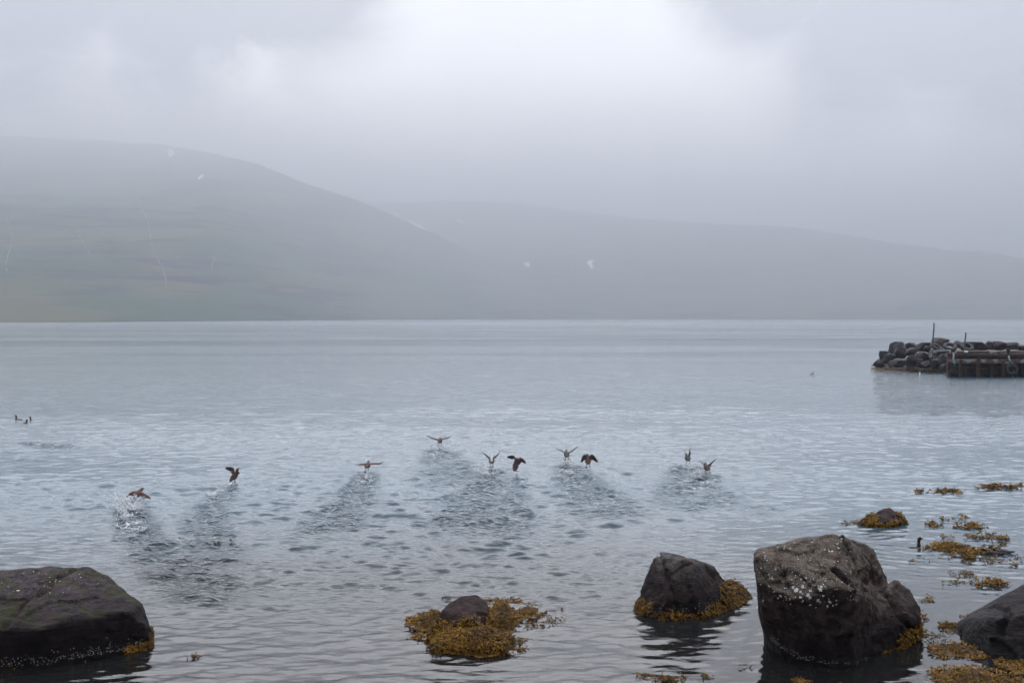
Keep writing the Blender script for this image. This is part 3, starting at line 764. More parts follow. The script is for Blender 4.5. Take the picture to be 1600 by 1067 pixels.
skirt(left, lambda x, y, z: 1.0 if z < 0.14 and x > -5.75 else (0.06 if z < 0.05 else 0.0), 340, 'small tuft of wrack at the right-hand foot of the mossy left boulder', 105, GR, 0.085)
skirt(hero, lambda x, y, z: 1.0 if (z < 0.26 and x > 5.85 and y < 17.9) or (z < 0.05 and 5.45 < x < 5.85) else 0.0, 360, 'dark wrack tuft on the right-hand foot of the largest boulder', 106, GR, 0.10)
mound(668, 985, 60, 26, 0.20, 'wrack heap on the left shoulder of the low brown rock', 111, GR)
mound(782, 990, 56, 38, 0.26, 'wrack heap on the right shoulder of the low brown rock', 112, GR)
mound(738, 1027, 92, 36, 0.20, 'rounded wrack heap in front of the low brown rock, nearest the viewer', 113, GR, n=2400)
mound(826, 966, 44, 20, 0.08, 'small separate wrack heap to the right of the low brown rock', 114, GR)
floating(790, 942, 100, 14, 'flat wrack spreading behind the low brown rock', 115, 260, bits=[(800, 958, 70, 12, 60), (700, 934, 20, 5, 10)])
floating(655, 995, 34, 14, 'orange wrack scraps floating off the left of the nearest wrack heap', 116, 70, bits=[(675, 1010, 40, 10, 14), (655, 965, 50, 14, 14)])
floating(806, 1003, 34, 14, 'wrack scraps floating off the right of the nearest wrack heap', 117, 55, bits=[(812, 1016, 36, 8, 34), (797, 1024, 20, 5, 8)])
floating(862, 972, 70, 20, 'thin scatter of single fronds right of the small separate wrack heap', 118, 36, bits=[(868, 953, 30, 8, 14), (840, 978, 70, 8, 30)], clump=.4)
floating(1566, 762, 76, 9, 'farthest wrack raft, at the right edge', 121, 170, ln=.2)
floating(1483, 770, 46, 7, 'second farthest wrack raft, above the small peaked rock', 122, 100, ln=.2, bits=[(1441, 769, 26, 6, 20)])
floating(1520, 824, 70, 7, 'long thin wrack raft right of the small peaked rock', 123, 120, ln=.16, bits=[(1455, 821, 50, 7, 40), (1487, 812, 40, 5, 16), (1507, 809, 10, 6, 12), (1514, 817, 26, 4, 16)])
floating(1477, 840.5, 18, 4, 'tiny wrack scrap just behind the swimming duck', 124, 18, ln=.13)
floating(1517, 840, 46, 6, 'narrow wrack strip behind the thickest floating mat', 125, 46, ln=.15, bits=[(1548, 842, 24, 4, 10), (1546, 835, 26, 10, 10)])
floating(1561, 843, 22, 9, 'small bright wrack clump above the two low ducks', 126, 44, ln=.15)
mound(1497, 862, 56, 11, 0.11, 'thick dark wrack hump beside the swimming duck', 127, GF, ln=.13)
floating(1520, 864, 90, 18, 'broad ragged wrack mat between the dark hump and the two low ducks', 128, 260, ln=.14, bits=[(1462, 856, 50, 9, 50), (1510, 873, 24, 10, 44), (1560, 853, 26, 8, 24)])
floating(1548, 877, 48, 8, 'wrack scraps just below the broad ragged mat', 129, 36, ln=.12, bits=[(1582, 883, 14, 6, 10), (1595, 872, 20, 6, 10)])
floating(1441, 877, 38, 5, 'dotted wrack scraps below the swimming duck', 130, 18, ln=.085)
floating(1505, 896, 70, 8, 'loose dotted wrack between the largest boulder and the right edge', 131, 44, ln=.085, bits=[(1526, 896, 12, 7, 14), (1500, 910, 56, 6, 34), (1508, 903, 40, 8, 16)])
floating(1547, 912, 50, 11, 'bright compact wrack clump above the right-edge boulder', 132, 170, ln=.13)
floating(1441, 935, 16, 8, 'wrack tuft floating at the right shoulder of the largest boulder', 133, 26, ln=.085, bits=[(1456, 937, 14, 9, 24)])
floating(1480, 977, 76, 10, 'wrack line between the largest boulder and the right-edge boulder', 134, 130, ln=.085, bits=[(1516, 964, 20, 10, 40), (1440, 965, 22, 16, 40)])
floating(1458, 990, 70, 26, 'sparse drifting fronds at the right-hand foot of the largest boulder', 135, 70, ln=.08, clump=.4, bits=[(1487, 985, 30, 20, 22)])
mound(1524, 1029, 106, 24, 0.04, 'flat wrack bed in front of the right-edge boulder', 136, GR, n=800, ln=.085)
floating(1478, 1022, 56, 16, 'fronds straying left of the flat wrack bed', 137, 44, ln=.09)
mound(1560, 1085, 130, 40, 0.13, 'thick yellow wrack heap in the bottom right corner', 138, GR, n=1700, ln=.085)
mound(1636, 1058, 90, 30, 0.08, 'wrack heap behind the corner heap, cut off by the right edge', 139, GR, ln=.085)
floating(1468, 1062, 50, 14, 'thin fronds left of the corner wrack heap', 140, 22, ln=.09)
floating(1042, 1064, 56, 10, 'orange wrack scraps at the bottom edge below the medium boulder', 141, 90, ln=.085, bits=[(1010, 1056, 50, 12, 22), (1066, 1058, 20, 8, 8)])
floating(1100, 1056, 26, 6, 'few red fronds right of the bottom-edge scraps', 142, 18, ln=.09, bits=[(1168, 1042, 22, 2, 5)])
floating(1275, 1066, 70, 8, 'wrack showing in the dark reflection of the largest boulder', 143, 120, ln=.085)
floating(341, 848.5, 10, 4, 'tiny orange wrack scrap floating far from any rock', 144, 10, ln=.12, bits=[(292, 843, 26, 2, 5), (370, 848, 30, 3, 4)])
floating(300, 1027, 24, 6, 'reddish scrap floating right of the left boulder', 145, 16, ln=.08, bits=[(258, 1003, 26, 6, 10)])
floating(1335, 818, 30, 7, 'fronds trailing left of the small peaked rock', 146, 30, ln=.14, bits=[(1420, 815, 20, 7, 20)])

# ------------------------------------------------------------------ ducks
def feather_material(name, c0, c1, tip, pale=None):
    m, nt, b = material(name)
    tcn = nt.new('ShaderNodeTexCoord'); ob = tcn.outputs['Object']
    n = nt.noise(nt.mapping(ob, (1, 3.2, 1)), 26.0, 3.0, 0.6)
    c = nt.mix(nt.rng(n, 0.36, 0.64), c0, c1)
    at_ = nt.new('ShaderNodeAttribute', attribute_name='tone').outputs['Fac']
    c = nt.mix(nt.rng(at_, 0.0, 1.0, smooth=False), c, tip)
    if pale is not None: c = nt.mix(nt.rng(at_, 0.0, -1.0, smooth=False), c, pale)
    nt.l.new(c, b.inputs['Base Color']); b.inputs['Roughness'].default_value = 0.75
    b.inputs['Specular IOR Level'].default_value = 0.2
    return m
hen_mat = feather_material('brown_plumage', c4(0.034, 0.017, 0.013), c4(0.078, 0.042, 0.031), c4(0.026, 0.013, 0.012))
rusty_mat = feather_material('rusty_plumage', c4(0.058, 0.028, 0.018), c4(0.120, 0.062, 0.040), c4(0.060, 0.028, 0.020))
grey_mat = feather_material('grey_plumage', c4(0.042, 0.032, 0.029), c4(0.085, 0.068, 0.062), c4(0.05, 0.042, 0.042))
pied_mat = feather_material('pied_plumage', c4(0.030, 0.024, 0.024), c4(0.07, 0.060, 0.060), c4(0.035, 0.028, 0.028), c4(0.46, 0.45, 0.44))
soot_mat = feather_material('sooty_plumage', c4(0.014, 0.011, 0.012), c4(0.034, 0.027, 0.027), c4(0.012, 0.010, 0.011))
bill_mat, nt, b = material('dark_bill'); b.inputs['Base Color'].default_value = c4(0.030, 0.027, 0.026); b.inputs['Roughness'].default_value = 0.5
foot_mat, nt, b = material('dark_foot'); b.inputs['Base Color'].default_value = c4(0.022, 0.018, 0.018); b.inputs['Roughness'].default_value = 0.6

def tube_rings(rings, n=14):
    """rings: (centre, right vector, up vector) -> verts, faces, closed at both ends"""
    V, Fc = [], []
    for c, r_, u_ in rings:
        for j in range(n):
            a = 2 * math.pi * j / n; V.append(c + r_ * math.cos(a) + u_ * math.sin(a))
    for i in range(len(rings) - 1):
        for j in range(n): Fc.append((i * n + j, i * n + (j + 1) % n, (i + 1) * n + (j + 1) % n, (i + 1) * n + j))
    Fc.append(tuple(range(n))[::-1]); Fc.append(tuple((len(rings) - 1) * n + j for j in range(n)))
    return V, Fc

def smooth_spine(pts, radii, per=5):
    """Catmull-Rom through the spine points, with radii"""
    out = []
    P_ = [Vector(p) for p in pts]; n = len(P_)
    for i in range(n - 1):
        p0, p1, p2, p3 = P_[max(i - 1, 0)], P_[i], P_[i + 1], P_[min(i + 2, n - 1)]
        for k in range(per):
            t = k / per
            q = 0.5 * ((2 * p1) + (p2 - p0) * t + (2 * p0 - 5 * p1 + 4 * p2 - p3) * t * t + (3 * p1 - p0 - 3 * p2 + p3) * t ** 3)
            f_ = t * t * (3 - 2 * t)
            out.append((q, radii[i][0] * (1 - f_) + radii[i + 1][0] * f_, radii[i][1] * (1 - f_) + radii[i + 1][1] * f_))
    out.append((P_[-1], radii[-1][0], radii[-1][1])); return out

def body_geometry(spine, radii, side=Vector((1, 0, 0))):
    rings = []
    S_ = smooth_spine(spine, radii)
    for i, (c, rw, rh) in enumerate(S_):
        a = S_[max(i - 1, 0)][0]; b_ = S_[min(i + 1, len(S_) - 1)][0]; t = (b_ - a).normalized()
        r_ = (side - t * side.dot(t)).normalized(); u_ = r_.cross(t)
        rings.append((c, r_ * rw, u_ * rh))
    return tube_rings(rings)

def wing_geometry(line, chords, tilt, thick=0.10):
    """line: joints from the shoulder to the tip; chord turned by `tilt` from straight back towards straight down"""
    S_ = smooth_spine(line, [(c, tl) for c, tl in zip(chords, tilt if isinstance(tilt, (list, tuple)) else [tilt] * len(chords))], 4)
    V, Fc = [], []
    prof = [(-.28, 0), (-.18, .75), (.05, .9), (.40, .6), (.72, 0.05), (.40, -.3), (.05, -.55), (-.18, -.6)]
    n = len(prof)
    for i, (c, ch, tl) in enumerate(S_):
        a = S_[max(i - 1, 0)][0]; b_ = S_[min(i + 1, len(S_) - 1)][0]; ax = (b_ - a).normalized()
        back = Vector((0, -math.cos(tl), -math.sin(tl))); back = (back - ax * back.dot(ax)).normalized()
        up = ax.cross(back).normalized()
        for u, w in prof: V.append(c + back * (u * ch) + up * (w * ch * thick))
    m = len(S_)
    for i in range(m - 1):
        for j in range(n): Fc.append((i * n + j, i * n + (j + 1) % n, (i + 1) * n + (j + 1) % n, (i + 1) * n + j))
    Fc.append(tuple(range(n))[::-1]); Fc.append(tuple((m - 1) * n + j for j in range(n)))
    tone = [min(1.0, max(0.0, (i / (m - 1)) * 1.25 - 0.15)) for i in range(m) for j in range(n)]
    return V, Fc, tone

def join_parts(parts):
    V, Fc, T = [], [], []
    for v, f, t in parts:
        o_ = len(V); V += v; Fc += [tuple(i + o_ for i in q) for q in f]; T += t
    return V, Fc, T

def bird_object(name, loc, geo, mat, label, cat, group):
    V, Fc, T = geo
    o = mesh_obj(name, V, Fc, mat); o.location = loc
    at_ = o.data.attributes.new('tone', 'FLOAT', 'POINT'); at_.data.foreach_set('value', T)
    return tag(o, label, cat, group)

def child(name, geo, mat, root):
    o = mesh_obj(name, geo[0], geo[1], mat); o.parent = root; return o

def bill_geo(base, dir_, length=0.055, r=0.017):
    d_ = Vector(dir_).normalized(); s_ = d_.orthogonal().normalized(); u_ = s_.cross(d_)
    return tube_rings([(Vector(base) + d_ * length * t, s_ * r * q, u_ * r * q * .7) for t, q in ((-.3, .9), (0, 1.0), (.45, .72), (.8, .7), (1.0, .35))], 8)
def foot_geo(hip, toe):
    a, b_ = Vector(hip), Vector(toe); d_ = b_ - a
    v, f = tube_rings([(a + d_ * t, Vector((r_, 0, 0)), Vector((0, r_, 0))) for t, r_ in ((0, .012), (.6, .009), (.75, .014), (.9, .034), (1.0, .030))], 8)
    return v, f

GD = 'ducks pattering along the water to take off'
def flying(px, py, gpy, left, right, tl, tr, label, mat, heading=0.0, pitch=0.30, roll=0.0, cl=None, cr_=None, feet=None, head=None, size=1.0, pale_body=False):
    """a duck seen from behind. left/right: wing joints in photo pixels, tl/tr: chord tilt of each wing"""
    Y = F * H / (gpy - HZ); sc = Y / F
    C0 = P(px, py, Y)
    ch, sh = math.cos(heading), math.sin(heading)
    def fwd(l, z, x=0.0):   # bird frame (x right, l ahead, z up) -> world offset
        l2 = l * math.cos(pitch) - z * math.sin(pitch); z2 = l * math.sin(pitch) + z * math.cos(pitch)
        return Vector((x * ch + l2 * sh, l2 * ch - x * sh, z2)) * size
    spine = [fwd(-.27, .005), fwd(-.20, .012), fwd(-.10, 0.0), fwd(0, -.005), fwd(.10, .01), fwd(.17, .035), fwd(.23, .050), fwd(.28, .055), fwd(.315, .05)]
    radii = [(.045, .008), (.060, .022), (.088, .066), (.098, .085), (.078, .070), (.046, .045), (.042, .042), (.043, .042), (.018, .018)]
    radii = [(a * size, b_ * size) for a, b_ in radii]
    bv_, bf_ = body_geometry(spine, radii, side=Vector((ch, -sh, 0)))
    if pale_body:
        bt = [(-1.0 if (q.z > 0.0 and abs(q.x) < 0.05) else 0.6) for q in bv_]
    else: bt = [0.0] * len(bv_)
    def joints(sgn, J):
        root = fwd(.045, .045, sgn * .035); out = [root]
        for k, (x, y) in enumerate(J):
            q = P(x, y, Y) - C0; q.y = fwd(.05, 0).y + 0.03 * (k == 0) - 0.05 * (k == len(J) - 1); out.append(q)
        return out
    parts = [(bv_, bf_, bt)]
    for J, tlt, chd, sgn in ((left, tl, cl, -1), (right, tr, cr_, 1)):
        L = joints(sgn, J); n = len(L)
        chd = chd or ([.17, .15, .035] if n == 3 else [.17, .16, .13, .04])
        parts.append(wing_geometry(L, [c * size for c in chd], tlt))
    o = bird_object('duck', C0, join_parts(parts), mat, label, 'duck', GD)
    child('bill', bill_geo(fwd(.30, .05), fwd(1, -.1) - fwd(0, 0)), bill_mat, o)
    for k, sx_ in enumerate((-1, 1)):
        hip = fwd(-.10, -.05, sx_ * .045)
        toe = (P(*feet[k], Y) - C0) if feet else fwd(-.22, -.15 + .03 * k, sx_ * .06)
        if feet: toe.y = fwd(-.16, 0).y
        child('foot', foot_geo(hip, toe), foot_mat, o)
    return o
B, TH = 0.98, 0.10                  # broad wing, thin wing (edge-on to us)
flying(213.5, 772.5, 783, [(204, 770.3), (197.4, 776.2)], [(223, 772.8), (235.6, 778.2)], 0.60, 0.62, 'rusty duck with drooping spread wings behind the tall white splash, leftmost of the flock', rusty_mat, heading=0.25, pitch=0.22, cl=[.19, .17, .05], cr_=[.19, .16, .04])
flying(366.2, 743.6, 757, [(362.6, 732.8), (352.2, 730.2)], [(370.2, 735.6), (374.0, 729.8)], 0.95, 0.75, 'dark duck with one wing bent out over a trail of splashes, second from the left', hen_mat, heading=0.2, pitch=0.45, cl=[.18, .17, .07], cr_=[.19, .17, .05], feet=((362, 751), (368, 753)))
flying(574, 727, 744, [(564, 725.4), (555.6, 726.3)], [(583, 724.2), (593, 724.2), (599, 721)], 0.24, 0.24, 'duck with both wings held out flat and level, above the long dark wake', rusty_mat, pitch=0.10, feet=((571.5, 737), (577, 733)))
flying(687.3, 688.6, 703, [(679.2, 685.8), (673, 683.6), (666.2, 680.3)], [(692.9, 685.3), (701.8, 683), (705.6, 679.8)], 0.24, 0.24, 'farthest duck of the flock, wings in a wide shallow V', hen_mat, pitch=0.10, size=0.92)
flying(768.2, 719.6, 734, [(761.6, 713), (752.4, 705.2)], [(771, 715.4), (778, 709.8), (780.8, 702.8)], 0.25, 0.35, 'white-backed duck with dark flanks and steeply raised wings', pied_mat, pitch=0.22, pale_body=True, feet=((766, 729), (770, 729)))
flying(805.6, 727.4, 742, [(803.4, 714.4), (792.8, 713.2)], [(812.9, 717), (821.8, 722.6)], 1.05, 1.0, 'dark brown duck hanging upright with both black feet dangling clear of the water', hen_mat, heading=0.15, pitch=0.55, cl=[.15, .17, .07], cr_=[.15, .17, .06], feet=((799.4, 732.6), (807.6, 735)))
flying(885.4, 710, 727, [(878, 704.5), (866.6, 699.8)], [(896, 703), (903.7, 696.3)], 0.25, 0.28, 'greyish duck with thin wings in a wide V, left of the M-winged dark duck', grey_mat, pitch=0.15, cl=[.15, .12, .03], cr_=[.15, .12, .03])
flying(918.6, 719.4, 742, [(913.8, 711.9), (907.6, 721.4)], [(925.4, 712.2), (934.2, 721.4)], 1.1, 1.1, 'dark duck with both broad wings bent down in an M shape', hen_mat, pitch=0.35, cl=[.14, .17, .06], cr_=[.14, .17, .06])
flying(1074.4, 715.8, 729, [(1071.4, 708.6), (1066, 698.3)], [(1078.3, 705.7), (1078.4, 698.8)], 0.28, 0.6, 'duck with both wings raised almost straight up, left one of the right-hand pair', grey_mat, pitch=0.14, cr_=[.15, .15, .05])
flying(1104.5, 730.6, 745, [(1099.6, 725), (1091.5, 719)], [(1110, 725.2), (1119.8, 716)], 0.28, 0.32, 'duck with wings in a V above a burst of spray, rightmost of the flock', hen_mat, pitch=0.14)

def swimming(px, py, facing, label, mat, group, neck=0.17, sink=0.0, size=1.0, low_=False):
    """a duck on the water; facing = angle of the bill from +X"""
    w = WL(px, py); d_ = Vector((math.cos(facing), math.sin(facing), 0)); s_ = Vector((-d_.y, d_.x, 0))
    def q(l, z): return d_ * (l * size) + Vector((0, 0, z * size - sink))
    if low_:
        sp_ = [q(-.26, .045), q(-.18, .03), q(-.05, .015), q(.08, .02), q(.14, .055), q(.19, .080), q(.24, .095), q(.28, .09)]
        rd = [(.02, .008), (.05, .02), (.09, .05), (.075, .05), (.032, .034), (.030, .03), (.034, .032), (.014, .014)]
        bb, bd = q(.27, .088), d_ + Vector((0, 0, -.15))
    else:
        sp_ = [q(-.24, .05), q(-.16, .035), q(-.05, .015), q(.06, .015), q(.105, .06), q(.112, .05 + neck * .55), q(.118, .02 + neck), q(.150, .035 + neck), q(.182, .028 + neck)]
        rd = [(.02, .008), (.055, .025), (.095, .06), (.07, .055), (.044, .044), (.036, .036), (.036, .036), (.040, .036), (.014, .014)]
        bb, bd = q(.175, .026 + neck), d_ + Vector((0, 0, -.12))
    rd = [(a * size, b_ * size) for a, b_ in rd]
    v, f = body_geometry(sp_, rd, side=s_)
    t = [0.8 if p.z > 0.08 * size - sink else 0.1 for p in v]
    o = bird_object('duck', w, (v, f, t), mat, label, 'duck', group)
    child('bill', bill_geo(bb, bd, 0.05 * size, 0.013 * size), bill_mat, o)
    return o
GS = 'three ducks swimming far off on the left'
swimming(28.5, 656, 3.0, 'leftmost of the three far-off swimming ducks, neck held up', rusty_mat, GS, neck=.20, sink=.02)
swimming(51, 657.5, 3.0, 'rightmost of the three far-off swimming ducks', rusty_mat, GS, neck=.16, sink=.02)
swimming(40, 661, 1.6, 'middle duck of the three far-off ones, showing just head and neck', hen_mat, GS, neck=.14, sink=.03)
swimming(1428, 855, 0.1, 'lone duck with upright neck swimming just left of the dark wrack hump', hen_mat, None, neck=.21, sink=.055)
GLo = 'two low dark ducks leaving thin wakes'
swimming(1553, 865.5, 2.85, 'nearer of the two low-lying dark ducks pushing out of the ragged wrack mat', soot_mat, GLo, low_=True, sink=.005)
swimming(1566, 863, 2.85, 'farther of the two low-lying dark ducks, right behind its companion', soot_mat, GLo, low_=True, sink=.005)
gull_mat, nt, b = material('white_plumage'); b.inputs['Base Color'].default_value = c4(0.80, 0.80, 0.78); b.inputs['Roughness'].default_value = 0.8
o = swimming(1437, 583.5, 1.1, 'tiny white gull on the water below the breakwater boulders', gull_mat, None, neck=.13, size=.8, sink=.03); o.name = 'gull'; o['category'] = 'gull'
swimming(1269, 584, 0.3, 'tiny dark duck alone on the water left of the breakwater tip', hen_mat, None, neck=.15, sink=.02)

# ------------------------------------------------------------------ splashes kicked up by the ducks
spray_mat, nt, b = material('water_spray'); b.inputs['Base Color'].default_value = c4(0.93, 0.94, 0.95)
b.inputs['Roughness'].default_value = 0.25; b.inputs['Specular IOR Level'].default_value = 0.6
def splash(spots, label, seed):
    """spots: (px, py of the water at its foot, width px, height px, drops)"""
    rg_ = random.Random(seed); V, Fc = [], []
    def blob(c, ax, r_, ln):
        s_ = ax.orthogonal().normalized(); u_ = s_.cross(ax); st = len(V); n = 5
        ringz = ((-1.0, .15), (-.45, .85), (.2, 1.0), (1.0, .25))
        for t, q in ringz:
            for j in range(n):
                a = 6.283 * j / n + t; rr_ = r_ * q * rg_.uniform(.65, 1.35)
                V.append(c + ax * (t * ln) + s_ * math.cos(a) * rr_ + u_ * math.sin(a) * rr_)
        for i in range(3):
            for j in range(n): Fc.append((st + i * n + j, st + i * n + (j + 1) % n, st + (i + 1) * n + (j + 1) % n, st + (i + 1) * n + j))
        Fc.append(tuple(st + j for j in range(n))[::-1]); Fc.append(tuple(st + 3 * n + j for j in range(n)))
    w0 = WL(spots[0][0], spots[0][1])
    for px, py, w, h, n in spots:
        g = WL(px, py); sc = g.y / F
        jets = [(rg_.gauss(0, .32), rg_.gauss(0, .5), rg_.uniform(.35, 1.0)) for _ in range(max(3, n // 16))]
        for k in range(int(n * 1.4)):
            jx, jy, jh = jets[k % len(jets)]
            t = rg_.random() ** 1.3
            c = g + Vector(((jx * (1 + .5 * t) + rg_.gauss(0, .09 + .06 * t)) * w * sc * .8, jy * .16 + rg_.gauss(0, .10), max(.008, 1.35 * h * sc * jh * t + rg_.gauss(0, .012))))
            ax = Vector((jx * .9 + rg_.gauss(0, .5), rg_.gauss(0, .3), 1.0 if t > .15 else .15)).normalized()
            r_ = rg_.uniform(.006, .017) * (1.5 if t < .2 else 1.0) * (w * sc / .5) ** .35
            blob(c - w0, ax, r_, r_ * rg_.uniform(1.0, 3.0))
    o = mesh_obj('splash', V, Fc, spray_mat); o.location = w0
    return tag(o, label, 'splash', 'splashes behind the ducks', 'stuff')
splash([(204, 798, 34, 22, 330), (195, 808, 26, 12, 90), (212, 818, 44, 4, 40), (222, 828, 30, 3, 26), (186, 826, 40, 3, 20), (208, 784, 30, 9, 60)], 'tall white splash under the leftmost rusty duck', 201)
splash([(350, 767, 16, 9, 60), (338, 774, 18, 6, 70), (362, 757, 16, 8, 36)], 'trail of small splashes behind the second duck from the left', 202)
splash([(570, 748, 18, 9, 60), (564, 754, 22, 4, 30), (576, 739, 12, 8, 30)], 'small splash behind the duck with level wings', 203)
splash([(687, 704, 20, 12, 110), (678, 711, 20, 3, 22)], 'white splash under the farthest duck', 204)
splash([(761, 742, 24, 14, 140), (766, 734, 14, 7, 40)], 'white splash under the white-backed duck', 205)
splash([(804, 743, 14, 3, 16)], 'faint drips under the duck with dangling feet', 206)
splash([(890, 727, 18, 11, 100), (896, 738, 26, 4, 40)], 'splash under the greyish duck left of the M-winged one', 207)
splash([(1074, 732, 22, 11, 110), (1082, 745, 26, 5, 44)], 'splash under the left duck of the right-hand pair', 208)
splash([(1101, 744, 24, 13, 160), (1098, 756, 40, 5, 70), (1096, 764, 34, 4, 36)], 'widest splash, under the rightmost duck of the flock', 209)
splash([(63, 695, 26, 3, 30)], 'little churn of water left where something dived, far left', 210)

# ------------------------------------------------------------------ breakwater and jetty
rubble_mat, nt, b = material('rubble')
pp = nt.new('ShaderNodeNewGeometry').outputs['Position']
nt.l.new(nt.mix(nt.noise(pp, 2.2, 6.0, 0.7), c4(0.010, 0.008, 0.009), c4(0.05, 0.042, 0.043)), b.inputs['Base Color'])
nt.l.new(nt.bump(nt.voro(pp, 2.0), 1.0, 0.4), b.inputs['Normal'])
# the made ground inside the breakwater, hidden under its boulders
gx = np.linspace(36.5, 78, 70); gy = np.linspace(103.5, 126, 26)
GX, GY = np.meshgrid(gx, gy)
endf = smoothstep(36.5, 40.5, GX); front = smoothstep(103.5, 107.0, GY); backf = 1 - smoothstep(117, 125.5, GY)
GZ = -0.5 + 2.45 * endf * front * backf + 0.12 * np.sin(GX * 3.1) * np.sin(GY * 2.3)
tag(np_mesh('ground', np.stack([GX, GY, GZ], -1).reshape(-1, 3), grid_quads(26, 70), rubble_mat), kind='structure')

def stone_mat(name, dark, mid, pale):
    m, nt, b = material(name)
    g_ = nt.new('ShaderNodeNewGeometry'); pos = g_.outputs['Position']
    sn = nt.new('ShaderNodeSeparateXYZ'); nt.l.new(g_.outputs['Normal'], sn.inputs[0])
    n = nt.noise(pos, 1.6, 6.0, 0.65, 0.4)
    c = nt.mix(nt.rng(n, 0.38, 0.64), dark, mid)
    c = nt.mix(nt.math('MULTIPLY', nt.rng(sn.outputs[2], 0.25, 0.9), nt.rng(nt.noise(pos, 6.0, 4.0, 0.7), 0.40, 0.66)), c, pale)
    nt.l.new(c, b.inputs['Base Color']); b.inputs['Roughness'].default_value = 0.8; b.inputs['Specular IOR Level'].default_value = 0.3
    nt.l.new(nt.bump(nt.noise(pos, 5.0, 6.0, 0.65), 0.6, 0.15), b.inputs['Normal'])
    return m
st_grey = stone_mat('breakwater_stone_grey', c4(0.024, 0.019, 0.023), c4(0.060, 0.052, 0.058), c4(0.135, 0.125, 0.135))
st_brown = stone_mat('breakwater_stone_brown', c4(0.024, 0.016, 0.018), c4(0.056, 0.039, 0.042), c4(0.105, 0.084, 0.086))
st_dark = stone_mat('breakwater_stone_dark', c4(0.014, 0.012, 0.014), c4(0.034, 0.030, 0.034), c4(0.075, 0.072, 0.078))
GB = 'boulders piled on the breakwater'
def boulder(px, py0, py1, w, Y, mat, label, seed, depth=0.9, flat=0.0, skew=0.0):
    rg_ = random.Random(seed); sc = Y / F
    cx = (px - CX) * sc; zt = H - (py0 - HZ) * sc; zb = H - (py1 - HZ) * sc
    hh = (zt - zb) / 2 * 1.10; ww = w * sc / 2 * 1.08; c = Vector((cx, Y + ww * depth * .4, (zt + zb) / 2))
    bm = bmesh.new()
    for k in range(22):
        a = rg_.uniform(0, 6.283); z = rg_.uniform(-1, 1); r_ = (1 - abs(z) ** 2.6) ** .5
        q = Vector((math.cos(a) * r_, math.sin(a) * r_, z)); q *= rg_.uniform(.86, 1.10) / max(.80, max(abs(q.x), abs(q.y), abs(q.z)) ** .6)
        if flat and q.z > 1 - flat: q.z = 1 - flat * .6
        q.x += skew * q.z
        bm.verts.new((q.x * ww, q.y * ww * depth, q.z * hh))
    bmesh.ops.convex_hull(bm, input=bm.verts)
    bmesh.ops.delete(bm, geom=[v for v in bm.verts if not v.link_faces], context='VERTS')
    bmesh.ops.bevel(bm, geom=list(bm.edges), offset=0.045 * ww, segments=1, affect='EDGES', profile=.6)
    bmesh.ops.triangulate(bm, faces=bm.faces)
    bmesh.ops.subdivide_edges(bm, edges=[e for e in bm.edges if e.calc_length() > .22], cuts=2, use_grid_fill=True)
    bm.normal_update()
    for v in bm.verts:
        q = v.co + Vector((seed, seed * 2, 0)); v.co += v.normal * (0.045 * mnoise.fractal(q * 2.2, .8, 2.1, 4))
    me = bpy.data.meshes.new('boulder'); bm.to_mesh(me); bm.free(); me.materials.append(mat)
    me.polygons.foreach_set('use_smooth', [True] * len(me.polygons))
    try: me.set_sharp_from_angle(angle=R(32))
    except Exception: pass
    o = bpy.data.objects.new('boulder', me); COL.objects.link(o); o.location = c
    return tag(o, label, 'boulder', GB)
